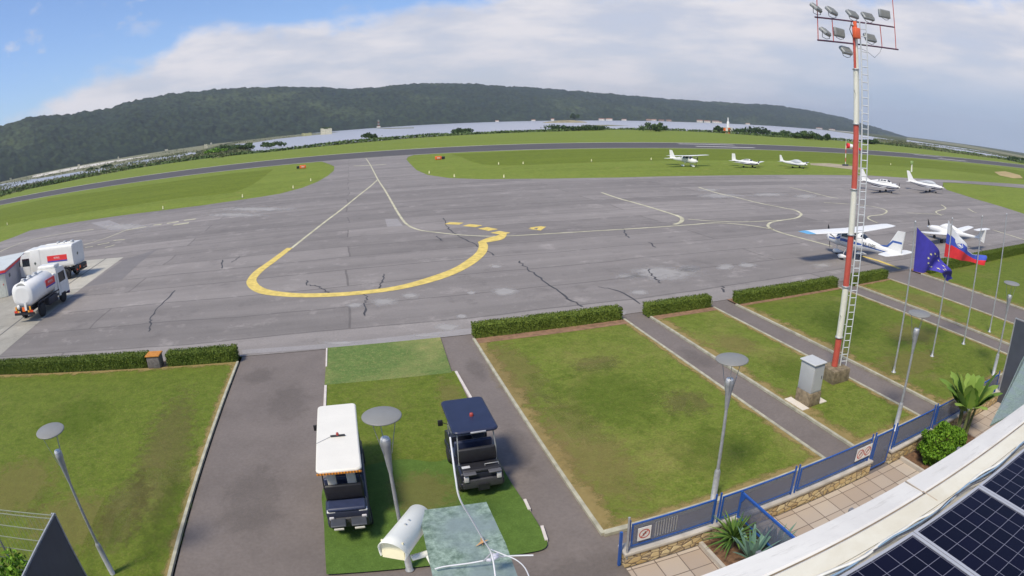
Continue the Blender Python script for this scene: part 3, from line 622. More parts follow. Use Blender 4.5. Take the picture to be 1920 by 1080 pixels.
def tree(name, label, cat, x, y, h, rad, m, seed, n=700, group=None, z0=-.4, size=None, kind_bush=False):
    r = np.random.default_rng(seed); t = thing(name, label, cat, (x, y, z0), 0, group)
    tr = MB(); th = h*(.25 if kind_bush else .5)
    tr.tube([(0, 0, 0), (rad*.05, 0, th*.5), (0, rad*.05, th)], [h*.035, h*.028, h*.02], 7)
    for k in range(6):
        a = k*1.05+r.random(); tr.tube([(0, 0, th*(.5+.08*k)), (math.cos(a)*rad*.3, math.sin(a)*rad*.3, th*.8+h*.1), (math.cos(a)*rad*.6, math.sin(a)*rad*.6, th+h*.12)], [h*.016, h*.012, h*.006], 5)
    tr.build('trunk', M_BARK, t)
    c = blob_centers(n, r, 11, rad, .75*h/(2*rad) if not kind_bush else .8)
    zlo = h*(.12 if kind_bush else .35); c[:, 2] = np.interp(c[:, 2], [c[:, 2].min(), c[:, 2].max()], [zlo, h])
    leaf_object('crown', leaves(c, size or rad*.14, r), m, t); return t
# reed and scrub belt along the lagoon: a mass nobody could count
def belt():
    r = np.random.default_rng(11); C = []; ev = []; ef = []
    E = [P2(*p) for p in EDGE[1:]]; pts = [np.array(p) for p in E]
    for p, q in zip(pts[:-1], pts[1:]):
        ln = np.linalg.norm(q-p); n = int(min(5200, ln*11)); u = r.random(n); nd = q-p; nrm = np.array([-nd[1], nd[0]])/ln
        if nrm[1] < 0: nrm = -nrm
        back = r.random(n)**1.0*16; base = p+nd*u[:, None]+nrm*back[:, None]
        hh = .7+1.0*vnoise(base[:, 0], base[:, 1], 21, 14)+1.2*vnoise(base[:, 0], base[:, 1], 22, 60)
        C.append(np.column_stack([base, -.3+hh*(r.random(n)**.5)]))
    C = np.concatenate(C)
    me = leaf_object('reed_belt', leaves(C, .85, r, up=.15), leaf_mat('reed_leaves', (.060, .105, .028), (.125, .175, .055)))
    tag(me, 'belt of reeds and low scrub between airfield grass and lagoon', 'scrub', kind='stuff')
belt()
def scrub():
    """low salt-marsh scrub on the banks left and right of the lagoon"""
    r = np.random.default_rng(12); C = []
    for pl, n, s in ((((-60, 352), (400, 268), (470, 285), (-60, 385)), 2600, 2.2), (((1640, 256), (1920, 296), (1920, 304), (1640, 268)), 2600, 2.4), (((380, 262), (600, 244), (600, 250), (430, 272)), 700, 1.8)):
        for _ in range(n):
            u, v = r.random(), r.random(); a = np.array(pl[0])*(1-u)+np.array(pl[1])*u; b = np.array(pl[3])*(1-u)+np.array(pl[2])*u; q = a*(1-v)+b*v
            p = far2(*q); 
            if vnoise(np.array([p[0]]), np.array([p[1]]), 9, 60)[0] < .50: continue
            for k in range(7): C.append((p[0]+r.normal()*3.0, p[1]+r.normal()*4, -.3+abs(r.normal())*.7))
    o = leaf_object('marsh_scrub', leaves(np.array(C), .9, r, up=.3), leaf_mat('marsh_scrub_leaves', (.085, .105, .040), (.165, .175, .075)))
    tag(o, 'scattered marsh scrub on the salt pan banks beyond the airfield', 'scrub', kind='stuff')
scrub()
def at_far(px, py): return far2(px, py)
BUSH = [((455, 282), 6.0, 7, 'rounded scrub tree at the lagoon edge left of the flooded channel', M_LEAF_M), ((425, 283), 6.5, 9, 'widest bushy tree in the thicket left of the lagoon', M_LEAF_M), ((402, 288), 5.0, 7, 'bush at the left end of the thicket left of the lagoon', M_LEAF_L),
        ((505, 276), 5.0, 8, 'loose pale bush overlapping the near tip of the lagoon', M_LEAF_M), ((198, 315), 3.6, 4.5, 'small dark round bush alone beside the left channel', M_LEAF_D), ((170, 319), 3.0, 5, 'low green bush just left of the dark round bush', M_LEAF_D),
        ((686, 262), 5.6, 3.6, 'small round-topped tree left of the white navigation post', M_LEAF_D), ((700, 262), 4.6, 2.6, 'slim small tree right beside the white navigation post', M_LEAF_D), ((875, 249), 4.5, 7, 'low dark bush on the reed belt left of the island', M_LEAF_D),
        ((1058, 245), 5.5, 12, 'dark spreading bush in front of the grassy island', M_LEAF_D), ((1085, 244.5), 4.5, 14, 'long low dark bush in the middle of the row below the island tree', M_LEAF_D), ((1120, 244), 5.0, 11, 'dark bush at the right end of the row below the island', M_LEAF_D),
        ((1220, 246), 8, 6, 'left one of two feathery trees standing by the lagoon', M_LEAF_M), ((1236, 246.5), 7, 5, 'right one of two feathery trees standing by the lagoon', M_LEAF_M), ((1347, 248.5), 6.5, 5, 'small dark tree left of the orange and white beacon hut', M_LEAF_D),
        ((1392, 251), 7.5, 13, 'biggest dark leafy mound right of the orange and white beacon hut', M_LEAF_D), ((1425, 252), 6, 10, 'dark mound tapering down right of the biggest leafy mound', M_LEAF_D), ((1460, 256), 6, 8, 'mid green bush between the leafy mounds and the tree clump', M_LEAF_M),
        ((1496, 260), 7, 7, 'tree in the clump beyond the silver covered aeroplane', M_LEAF_M), ((1516, 261.5), 7, 6, 'feathery tree left of the mast foot of the tree clump', M_LEAF_M), ((1540, 263), 6, 6, 'dark bush at the right end of the tree clump beside the windsock', M_LEAF_D),
        ((1632, 270), 5, 8, 'dark bush visible just right of the floodlight mast', M_LEAF_D), ((1905, 303), 5, 6, 'dark bush at the far right edge of the airfield', M_LEAF_D)]
for i, (p, h, rad, lab, m) in enumerate(BUSH):
    x, y = P2(*p); tree('tree' if h > 5.5 and rad < 7.5 else 'bush', lab, 'tree' if h > 5.5 and rad < 7.5 else 'bush', x, y, h, rad, m, 100+i, 900, 'bushes and small trees along the lagoon', size=.55 if rad < 5 else .8, kind_bush=rad >= 5, z0=-.5)
# grassy island with its tree and the stone ruins in the water
def mound(name, label, cat, px, py, rx, ry, h, m, seed):
    x, y = far2(px, py); r = np.random.default_rng(seed); mb = MB(); n = 28
    prof = [(1.0, -.6), (.9, .25*h), (.7, .55*h), (.4, .85*h), (.12, h)]; vs = []
    ph = r.random(8)*6
    for f, z in prof:
        for k in range(n):
            t = 2*PI*k/n; w = 1+.12*math.sin(3*t+ph[0])+.08*math.sin(7*t+ph[1]); vs.append((math.cos(t)*rx*f*w, math.sin(t)*ry*f*w, z*(1+.25*math.sin(5*t+ph[2]))))
    mb.add(vs, [(i*n+k, i*n+(k+1) % n, (i+1)*n+(k+1) % n, (i+1)*n+k) for i in range(4) for k in range(n)], 0, True)
    mb.add(vs[-n:], [tuple(range(n))], 0, True)
    o = mb.build(name, m, loc=(x, y, 0)); return tag(o, label, cat)
mound('island', 'low sandy island with one dark tree in the lagoon', 'island', 1062, 229.6, 55, 40, 5, nmat('sandy_bank', (.28, .24, .13), .95, .35, .08), 5)
x, y = far2(1079, 228.6); tree('island_tree', 'round dark tree standing alone on the lagoon island', 'tree', x, y, 24, 12, M_LEAF_D, 61, 700, size=2.2, z0=1)
def ruin(label, px, py, w, h, m, n=0, ivy=False):
    x, y = far2(px, py); t = thing('stone_ruin', label, 'ruin', (x, y, -.5), -math.atan2(x, y))
    mb = MB(); mb.box((0, 0, h*.45), (w, w*.5, h*.9)); mb.box((-w*.36, 0, h*.97), (w*.26, w*.48, h*.14)); mb.box((w*.3, 0, h*.94), (w*.3, w*.46, h*.08)); mb.build('wall', m, t)
    if not ivy: return
    r = np.random.default_rng(px); c = np.column_stack([r.normal(size=260)*w*.25, r.normal(size=260)*w*.12, h*.95+abs(r.normal(size=260))*h*.12]); leaf_object('ivy', leaves(c, w*.05, r), M_LEAF_M, t)
M_STONE = nmat('pale_ruin_stone', (.62, .58, .42), .9, .25, .35)
ruin('largest pale stone ruin standing in the lagoon water', 612, 251.5, 24, 12.5, M_STONE, ivy=True)
ruin('overgrown low ruin left of the largest stone ruin', 575, 254.5, 22, 6.5, nmat('mossy_stone', (.38, .37, .18), .9, .3, .3))
for lab, px, py, w, h in (('small pale ruin at the foot of the hill, leftmost in view', 20, 338, 5, 6), ('small ruined salt house left of the dark round bush', 148, 314, 4.5, 6.5), ('slim ruin beside the channel below the dark wood', 222, 298, 4, 6.5), ('low white ruin between the slim ruin and the thicket', 312, 282, 12, 5), ('squat ruin directly left of the thicket', 386, 277, 6, 7), ('pale ruin poking out above the thicket', 396, 270, 7, 6.5)):
    ruin(lab, px, py, w, h, M_STONE)
# houses strung along the far shore
M_ROOF = nmat('clay_roof_tiles', (.36, .17, .10), .85, .25, .2); M_WALLH = nmat('house_render', (.74, .70, .62), .9, .1, .1); M_WALLB = nmat('brown_stone', (.40, .31, .24), .9, .2, .1)
HOUSES = [(1128, 223, 40, 14, 0), (1142, 223.5, 46, 15, 0), (1170, 223, 34, 12, 0), (1000, 224, 26, 10, 0), (1036, 224.2, 22, 14, 0), (1216, 225.4, 34, 14, 1), (1226, 225.8, 38, 15, 0), (1240, 226.2, 42, 12, 1), (1254, 226.6, 40, 13, 1), (1312, 226.6, 46, 20, 0), (1326, 227, 50, 17, 0), (1342, 228, 56, 18, 0), (1350, 228.4, 30, 12, 0), (1402, 230.5, 36, 12, 0), (1536, 239, 60, 14, 0), (1560, 242, 60, 12, 0), (932, 225.4, 22, 10, 0)]
side = ['leftmost white house', 'second white house from the left', 'small white house', 'tiny hut']
LB = ['white house right of the lagoon island, leftmost of a close pair', 'long white house right of the island, right one of a close pair', 'small white house alone below the middle of the hill', 'pale hut on the shore left of the island', 'tall pale hut just behind the island', 'brown house left of the salt works ruins', 'cream house between brown houses at the salt works', 'low brown house in the middle of the salt works', 'brown house at the right end of the salt works', 'tallest white house directly left above the beacon hut', 'second white house left of the beacon hut', 'widest white house above the beacon hut', 'small white annex right of the widest white house', 'small white house right of the beacon hut on the far shore', 'long pale building on the shore left of the mast', 'low pale building on the shore nearest the mast', 'pale hut on the far shore, farthest left']
def house(label, px, py, w, h, b):
    x, y = far2(px, py); t = thing('house', label, 'house', (x, y, -.4), -math.atan2(x, y), 'houses along the far lagoon shore')
    MB().box((0, 0, h*.35), (w, w*.35, h*.7)).build('wall', M_WALLB if b else M_WALLH, t)
    d = w*.2; MB().add([(-w*.52, -d, h*.7), (w*.52, -d, h*.7), (w*.52, d, h*.7), (-w*.52, d, h*.7), (-w*.5, 0, h), (w*.5, 0, h)], [(0, 1, 5, 4), (2, 3, 4, 5), (1, 2, 5), (3, 0, 4), (3, 2, 1, 0)]).build('roof', M_ROOF, t)
    for k in range(3): MB().box((-w*.3+w*.3*k, -w*.177, h*.35), (w*.06, .3, h*.2)).build('window', M_GLASSD, t)
for (px, py, w, h, b), lb in zip(HOUSES, LB): house(lb, px, py, w*.8, h*.8, b)

# ------------------------------------------------------------------ clipped hedges
def hedge(label, x0, x1, y0, y1, h=.66, soil=True):
    r = np.random.default_rng(int(abs(x0)*100)+5); t = thing('hedge', label, 'hedge', ((x0+x1)/2, (y0+y1)/2, .03), 0, 'clipped hedges along the apron edge')
    w, d = x1-x0, y1-y0
    cv = bmesh.new(); bmesh.ops.create_grid(cv, x_segments=1, y_segments=1, size=1); cv.free()
    core = MB(); nx = max(4, int(w/.25)); ny = 4; nz = 4
    # slightly uneven block
    def pt(i, j, k):
        x = -w/2+.05+(w-.10)*i/nx; y = -d/2+.05+(d-.10)*j/ny; z = (h-.06)*k/nz
        q = .035*math.sin(x*5.1+k)+.03*math.sin(x*2.3+j*2); return (x, y*(1+q*.6), z+(q*.6 if k == nz else 0))
    V = []; ids = {}
    F = []
    def vid(i, j, k):
        if (i, j, k) not in ids: ids[(i, j, k)] = len(V); V.append(pt(i, j, k))
        return ids[(i, j, k)]
    for i in range(nx):
        for j in range(ny): F.append((vid(i, j, nz), vid(i+1, j, nz), vid(i+1, j+1, nz), vid(i, j+1, nz)))
        for k in range(nz):
            F.append((vid(i, 0, k), vid(i+1, 0, k), vid(i+1, 0, k+1), vid(i, 0, k+1))); F.append((vid(i+1, ny, k), vid(i, ny, k), vid(i, ny, k+1), vid(i+1, ny, k+1)))
    for j in range(ny):
        for k in range(nz):
            F.append((vid(0, j+1, k), vid(0, j, k), vid(0, j, k+1), vid(0, j+1, k+1))); F.append((vid(nx, j, k), vid(nx, j+1, k), vid(nx, j+1, k+1), vid(nx, j, k+1)))
    n = int(w*d*520+w*h*700); c = []
    for _ in range(n):
        q = r.random(); x = r.uniform(-w/2, w/2)
        if q < .45: c.append((x, r.uniform(-d/2, d/2), h-.02+r.normal()*.012))
        elif q < .85: c.append((x, -d/2+.02+r.normal()*.02, h*r.random()**.8))
        elif q < .93: c.append((x, d/2-.02, h*r.random()))
        else: c.append((random.choice((-1, 1))*(w/2-.02), r.uniform(-d/2, d/2), h*r.random()))
    leaf_object('foliage', leaves(np.array(c), .034, r), M_LEAF_H, t, extra=(V, F))
    MB().box((0, 0, h*.2), (w-.3, .06, h*.4)).build('stems', M_BARK, t)
hedge('long clipped hedge left of the planter box, running out of view', -30, -11.25, 25.75, 26.5)
hedge('short clipped hedge right of the planter box beside the wide road', -10.1, -6.3, 25.7, 26.45)
hedge('longest clipped hedge, in front of the large central lawn', 5.05, 12.62, 25.6, 26.35)
hedge('short clipped hedge between the two middle footpaths', 14.0, 18.0, 25.5, 26.2)
hedge('clipped hedge ending behind the floodlight mast', 19.7, 28.0, 25.3, 26.0)
hedge('clipped hedge right of the floodlight mast', 29.4, 33.4, 25.2, 25.9)
hedge('clipped hedge behind the flags at the right edge', 38.3, 66, 24.6, 25.5, .8)
def bin_box():
    t = thing('planter_box', 'dark concrete planter box with rusty orange lid in the hedge gap', 'planter box', (-10.78, 25.9, .03), R(-2))
    MB().rbox((0, 0, .30), (.72, .6, .6), .03).build('body', nmat('dark_concrete', (.17, .15, .14), .9, .3, 8, bump=.3), t)
    MB().rbox((0, 0, .63), (.82, .68, .07), .02).build('lid', nmat('rusty_lid', (.50, .20, .03), .8, .3, 9), t)
bin_box()

# ------------------------------------------------------------------ street lamps
def make_lamp():
    t = thing('garden_lamp', '', 'lamp', (0, 0, 0), 0, 'disc lamps along the garden edge')
    MB().lathe([(.11, 0), (.11, .02), (.085, .03), (.085, 1.02), (.075, 1.06), (.06, 1.10)], n=20).build('base_sleeve', M_STEEL, t)
    MB().cyl((0, 0, 1.08), (0, 0, 3.0), .048, .040, 16).build('pole', M_STEEL, t)
    MB().lathe([(.042, 2.95), (.055, 3.05), (.10, 3.62), (.115, 3.66), (.115, 3.78), (.10, 3.80)], n=24).build('lamp_head', M_STEEL, t)
    MB().lathe([(.098, 3.80), (.09, 3.83), (.05, 3.84), (.001, 3.845)], n=24).build('lens', nmat('lamp_lens', (.75, .75, .72), .15, .03), t)
    for k in range(3):
        a = R(90+120*k); MB().cyl((.10*math.cos(a), .10*math.sin(a), 3.45), (.30*math.cos(a), .30*math.sin(a), 4.33), .008, n=6).build('rod', M_STEEL, t)
    MB().lathe([(.001, 4.31), (.38, 4.32), (.42, 4.335), (.42, 4.35), (.40, 4.365), (.001, 4.375)], n=40).build('reflector_disc', nmat('disc_paint', (.23, .23, .215), .55, .06, 2), t)
    return t
LAMPS = [(-8.14, 11.0, 'disc lamp at the left edge on the wide left lawn'), (.11, 10.85, 'disc lamp between the white and the black shuttle cart'), (8.38, 10.82, 'disc lamp in the middle behind the blue fence'), (16.42, 10.76, 'disc lamp in front of the flagpoles'), (24.75, 10.95, 'disc lamp near the right edge beside the last flagpole')]
lamp0 = make_lamp()
for i, (x, y, lb) in enumerate(LAMPS):
    o = lamp0 if i == 0 else copy_tree(lamp0); o.location = (x, y, 0.0); o.rotation_euler.z = R(12*i); o['label'] = lb

# ------------------------------------------------------------------ flagpoles and flags
def make_pole():
    t = thing('flagpole', '', 'flagpole', (0, 0, 0), 0, 'flagpoles on the lawn')
    MB().lathe([(.11, 0), (.11, .03), (.055, .04), (.055, .25)], n=16).build('foot', M_STEEL, t)
    MB().cyl((0, 0, .2), (0, 0, 6.5), .045, .028, 14).build('pole', M_STEEL, t)
    MB().lathe([(.03, 6.49), (.045, 6.52), (.045, 6.55), (.02, 6.59), (.001, 6.60)], n=12).build('finial', M_STEEL, t); return t
pole0 = make_pole()
FP = [(20.44, 14.23, 'flagpole flying the dark blue flag with a ring of stars'), (23.81, 14.33, 'flagpole flying the white, blue and red flag'), (27.0, 14.3, 'bare flagpole next to the white, blue and red flag'), (30.4, 14.4, 'bare flagpole farthest right')]
for i, (x, y, lb) in enumerate(FP):
    o = pole0 if i == 0 else copy_tree(pole0); o.location = (x, y, .05); o['label'] = lb
def flag(name, label, y, top, bot, bands, folds, parentless=True):
    nu, nv = 40, 24
    T = spline([PY(*p, y) for p in top], 10); B = spline([PY(*p, y) for p in bot], 10)
    def samp(S, u): k = u*(len(S)-1); i = min(int(k), len(S)-2); return S[i].lerp(S[i+1], k-i)
    def pt(u, v):
        p = samp(T, u).lerp(samp(B, u), v); amp = .16*min(1, u*2.2)
        p.y += amp*math.sin(u*folds*2*PI+v*2.2)+.07*math.sin(u*23+v*4)*u; return p
    mb = MB(); V = [pt(i/nu, j/nv) for i in range(nu+1) for j in range(nv+1)]
    mb.v = [tuple(v) for v in V]
    for i in range(nu):
        for j in range(nv):
            b = bands(i/nu, (j+.5)/nv); mb.f.append((i*(nv+1)+j, (i+1)*(nv+1)+j, (i+1)*(nv+1)+j+1, i*(nv+1)+j+1)); mb.m.append(b); mb.sm.append(True)
    return mb, pt
M_FBLUE = nmat('flag_blue_cloth', (.055, .045, .36), .7, .12, 4); M_FB2 = nmat('flag_mid_blue_cloth', (.05, .09, .46), .7, .1, 4)
M_FRED = nmat('flag_red_cloth', (.72, .03, .035), .7, .1, 4); M_FWHITE = nmat('flag_white_cloth', (.74, .75, .74), .7, .05, 4); M_FGOLD = nmat('flag_gold_stars', (.82, .76, .35), .7, .05)
mb, fpt = flag('flag', '', 14.23, [(1719.5, 426), (1745, 452), (1764, 477), (1777, 503), (1789, 523)], [(1712.5, 508), (1730, 511), (1752, 508), (1768, 515), (1778, 528)], lambda u, v: 0, 2.2)
fl = tag(mb.build('flag', M_FBLUE, fix=False), 'dark blue flag with a ring of gold stars, hanging in folds', 'flag')
for k in range(12):
    sb = MB()
    a = 2*PI*k/12; cu, cv_ = .46+.20*math.cos(a), .52+.30*math.sin(a)
    for sg in (-1, 1):
        vs = [fpt(cu, cv_)+Vector((0, .012*sg, 0))]
        for q in range(10):
            rr = .044 if q % 2 == 0 else .019; b = R(90)+2*PI*q/10; vs.append(fpt(cu+.66*rr*math.cos(b), cv_-rr*math.sin(b))+Vector((0, .014*sg, 0)))
        sb.add(vs, [(0, 1+q, 1+(q+1) % 10) for q in range(10)])
    sb.build('star', M_FGOLD, fl, fix=False)
mb, fpt = flag('flag', '', 14.33, [(1778, 413), (1790, 430), (1803, 449), (1814, 467), (1829, 478), (1845, 478)], [(1770, 481), (1786, 484), (1805, 489), (1824, 492), (1837, 496), (1844, 494)], lambda u, v: 0 if v < .36*(1-u*1.1) else (1 if v < .62-.12*u else 2), 1.6)
fl2 = tag(mb.build('flag', [M_FWHITE, M_FB2, M_FRED], fix=False), 'white, blue and red striped flag with a small shield', 'flag')
sh = MB(); cu, cv_ = .30, .36
def shp(pts, m, off):
    for sg in (-1, 1): sh.add([fpt(cu+a*.062, cv_+b*.13)+Vector((0, off*sg, 0)) for a, b in pts], [tuple(range(len(pts)))], m)
shp([(-1.1, -1.1), (1.1, -1.1), (1.1, .2), (.6, .9), (0, 1.25), (-.6, .9), (-1.1, .2)], 0, .012)
shp([(-.9, -.95), (.9, -.95), (.9, .15), (.5, .75), (0, 1.02), (-.5, .75), (-.9, .15)], 1, .016)
shp([(-.75, .3), (-.45, -.1), (-.3, .05), (0, -.55), (.3, .05), (.45, -.1), (.75, .3), (.3, .7), (-.3, .7)], 0, .020)
sh.build('shield', [M_FWHITE, M_FB2, M_FRED], fl2, fix=False)

# ------------------------------------------------------------------ floodlight mast
MX, MY = 17.42, 15.32
def mast_z(py, px):                                              # height on the mast axis seen at this photo row
    v = ray(px, py); return CAMZ+v.z*math.hypot(MX, MY)/math.hypot(v.x, v.y)
def build_mast():
    t = thing('floodlight_mast', 'tall red and white floodlight mast with a ladder on a concrete block', 'mast', (MX, MY, 0))
    zs = [.62, mast_z(632, 1573), mast_z(537, 1585), mast_z(440, 1595), mast_z(355, 1602), mast_z(233, 1607), mast_z(130, 1605), mast_z(48, 1603)]
    reds = [1, 0, 1, 0, 1, 0, 1]
    for i in range(7):
        r0 = .142-.045*(zs[i]/14); r1 = .142-.045*(zs[i+1]/14)
        mb = MB()
        if i < 6: mb.cyl((0, 0, zs[i]), (0, 0, zs[i+1]), r0, r1, 18)
        else: mb.cyl((-.045, 0, zs[i]), (-.045, 0, zs[i+1]), .055, .055, 14); MB().cyl((.065, 0, zs[i]), (.065, 0, zs[i+1]), .058, .058, 14).build('white_section', M_CREAM, t)
        mb.build('red_section' if reds[i] else 'white_section', M_RED if reds[i] else M_CREAM, t)
        MB().lathe([(r1+.004, zs[i+1]-.03), (r1+.035, zs[i+1]-.025), (r1+.035, zs[i+1]+.025), (r1+.004, zs[i+1]+.03)], n=18).build('clamp_ring', M_STEEL, t)
    MB().cyl((.165, -.02, .6), (.125, -.02, zs[-1]), .022, n=8).build('conduit', M_CREAM, t)
    # ladder with its guide rails on the right-hand side
    lad = MB(); zt = zs[-1]+.2; a = R(-24)
    for off in (.24, .52): lad.cyl((off*math.cos(a)+.03, off*math.sin(a), .6), (off*math.cos(a)+.03, off*math.sin(a), zt), .024 if off > .3 else .034, n=6)
    z = .8
    while z < zt: lad.cyl((.24*math.cos(a)+.03, .24*math.sin(a), z), (.52*math.cos(a)+.03, .52*math.sin(a), z), .020, n=6); z += .30
    z = 1.2
    while z < zt: lad.cyl((.10*math.cos(a), .10*math.sin(a), z), (.26*math.cos(a)+.03, .26*math.sin(a), z), .010, n=6); z += 1.2
    lad.build('ladder', nmat('ladder_zinc', (.58, .60, .60), .5, .1, 5), t)
    for zz, s in ((mast_z(175, 1600), 1), (mast_z(135, 1600), 1), (mast_z(592, 1577), 1)): MB().tube([(-.1, -.05, zz), (-.22, -.12, zz+.03), (-.28, -.14, zz+.12)], .010, 6).build('hook', M_STEEL, t)
    # head frame: two rails, uprights, floodlights facing the apron
    def L(px, py, dy=0.0): p = PY(px, py, MY+dy); return Vector((p.x-MX, dy, p.z))
    fr = MB(); fr.cyl(L(1528, 32), L(1676, 51), .032, n=8); fr.cyl(L(1533, 75), L(1684, 93), .032, n=8); fr.build('cross_rail', nmat('dark_rail_paint', (.10, .04, .07), .6), t)
    for a_, b_ in (((1531, -12), (1534, 76)), ((1672, -14), (1680, 92)), ((1560, 36), (1563, 79)), ((1650, 48), (1654, 89))): MB().cyl(L(*a_), L(*b_), .018, n=8).build('upright', M_RED, t)
    MB().rbox(L(1606, 62, -.12), (.30, .18, .42), .02).rbox(L(1603, 48, -.10), (.10, .14, .34), .02).build('switch_box', nmat('box_paint', (.80, .14, .05), .5), t)
    cab = MB(); cab.tube([L(1612, 90), L(1625, 96), L(1640, 108), L(1650, 98), L(1653, 90)], .008, 5); cab.tube([L(1597, 40), L(1593, 55), L(1600, 72)], .02, 6); cab.build('cable', M_DSTEEL, t)
    M_FLOOD = nmat('floodlight_casting', (.30, .31, .30), .5, .12, 10, metal=.2)
    for px, py, rz, tilt in ((1530, 15, 26, 50), (1559, 21, 18, 46), (1598, 27, 6, 42), (1627, 31, -6, 40), (1658, 26, -16, 4), (1547, 60, 26, 50), (1573, 61, 4, 6), (1631, 71, -8, 34), (1586, 95, 6, 42)):
        c = L(px, py, .06); Q = Matrix.Rotation(R(rz), 3, 'Z') @ Matrix.Rotation(R(-tilt), 3, 'X')
        fm = MB(); fm.rbox(c, (.60, .13, .36), .04, rot=Q)
        for k in range(9): fm.box(c+Q @ Vector((-.24+.06*k, -.08, .0)), (.012, .045, .28), rot=Q)
        o = fm.build('floodlight', M_FLOOD, t)
        MB().box(c+Q @ Vector((0, .062, 0)), (.54, .006, .30), rot=Q).build('glass', nmat('floodlight_glass', (.55, .57, .56), .1), o)
        MB().tube([c+Q @ Vector((-.31, 0, 0)), c+Vector((-.20, -.04, -.22)), c+Vector((0, -.06, -.27)), c+Vector((.20, -.04, -.22)), c+Q @ Vector((.31, 0, 0))], .012, 5).build('bracket', M_DSTEEL, o)
    MB().rbox((.02, -1.06+1.02, .30), (.95, .95, .62), .02, rz=R(-2)).build('concrete_block', nmat('stained_concrete', (.20, .16, .10), .95, .45, 5, bump=.4), t)
build_mast()
def cabinet():
    t = thing('electrical_cabinet', 'light grey electrical cabinet on a concrete plinth beside the mast', 'cabinet', (14.95, 14.25, .03), R(2))
    MB().rbox((0, 0, .28), (.62, .78, .56), .015).build('plinth', nmat('old_concrete', (.24, .19, .12), .95, .4, 6, bump=.4), t)
    b = MB().rbox((0, 0, 1.12), (.58, .74, 1.12), .02).build('body', nmat('grey_cabinet_paint', (.44, .45, .45), .5, .05, 2), t)
    MB().rbox((0, 0, 1.71), (.68, .86, .07), .03).build('roof', nmat('pale_cabinet_top', (.50, .51, .50), .5, .05, 2), t)
    MB().box((0, -.372, 1.12), (.50, .008, 1.0)).build('door', nmat('grey_cabinet_door', (.46, .47, .47), .5, .05, 2), t)
    MB().box((.18, -.380, 1.15), (.03, .02, .12)).build('handle', M_DSTEEL, t)
cabinet()
M_SLAB = nmat('white_slab', (.66, .60, .50), .8, .08, 2)
structure(MB().box((14.47, 14.32, .055), (.34, 1.1, .05), 0).build('paving_slab', M_SLAB)); structure(MB().box((15.48, 14.25, .055), (.36, .8, .05)).build('paving_slab', M_SLAB))

# ------------------------------------------------------------------ blue fence on the stone wall
def stone_mat():
    t = NT('rubble_stone'); v = t.n.new('ShaderNodeTexVoronoi'); v.feature = 'DISTANCE_TO_EDGE'; mp = t.mapping(scale=(4.2, 4.2, 6.5)); t.L.new(mp, v.inputs['Vector']); v.inputs['Scale'].default_value = 1
    v2 = t.n.new('ShaderNodeTexVoronoi'); t.L.new(mp, v2.inputs['Vector']); v2.inputs['Scale'].default_value = 1
    sp = t.n.new('ShaderNodeSeparateColor'); t.L.new(v2.outputs['Color'], sp.inputs[0])
    c = t.mix(sp.outputs[0], (.52, .36, .15), (.70, .58, .34)); c = t.mix(t.rng(sp.outputs[1], .6, 1.0, 0, .7), c, (.40, .30, .20))
    c = t.mix(t.rng(v.outputs['Distance'], .02, .07), (.20, .15, .11), c); t.color(c).set(.9); t.bump(t.rng(v.outputs['Distance'], 0, .12), .8, .02); return t.m
M_RUBBLE = stone_mat(); M_COPE = nmat('coping_concrete', (.46, .42, .36), .9, .18, 2.5, bump=.2)
def fence_mat():
    t = NT('blue_fence_mesh'); t.color((.16, .18, .25)).set(.6)
    tr = t.n.new('ShaderNodeBsdfTransparent'); ms = t.n.new('ShaderNodeMixShader'); ms.inputs[0].default_value = .55
    t.L.new(tr.outputs[0], ms.inputs[1]); t.L.new(t.b.outputs[0], ms.inputs[2]); t.L.new(ms.outputs[0], t.out.inputs[0]); return t.m
M_MESH = fence_mat()
def stone_wall(label, x0, x1, y=9.52, h=.50, d=.34):
    t = thing('stone_wall', label, 'wall', ((x0+x1)/2, y, 0)); w = x1-x0
    MB().box((0, 0, (h-.09)/2), (w, d, h-.09)).build('stonework', M_RUBBLE, t)
    MB().rbox((0, 0, h-.045), (w+.06, d+.08, .09), .012).build('coping', M_COPE, t)
stone_wall('longest low rubble stone wall, from the asphalt corner to the gate', 4.98, 13.42)
stone_wall('low rubble stone wall right of the blue gate, behind the round bush', 14.45, 16.9)
stone_wall('low rubble stone wall at the right edge behind the banana plant', 18.0, 26)
def sign_plate(parent, x, z, w, h, double=False, yy=-.05):
    s = MB().box((x, yy, z), (w, .012, h)).build('warning_sign', nmat('sign_white', (.80, .78, .74), .4), parent)
    n = 24
    for cx in ((x-w*.24, x+w*.24) if double else (x,)):
        rd = MB(); bk = MB()
        ro = min(w*(.22 if double else .42), h*.42); ri = ro*.80; yf = yy-.010
        vs = [(cx+r_*math.cos(2*PI*k/n), yf, z+r_*math.sin(2*PI*k/n)) for r_ in (ro, ri) for k in range(n)]
        rd.add(vs, [(k, (k+1) % n, n+(k+1) % n, n+k) for k in range(n)])
        rd.box((cx, yf-.002, z), (ri*2, .002, ro*.17), rot=Matrix.Rotation(R(-45), 3, 'Y'))
        bk.box((cx, yf+.001, z), (ro*.2, .002, ri*1.1), rot=Matrix.Rotation(R(20), 3, 'Y')); bk.box((cx, yf+.001, z), (ri*.8, .002, ro*.16))
        rd.build('prohibition_ring', M_RED, s, fix=False); bk.build('pictogram', M_BLACK, s)
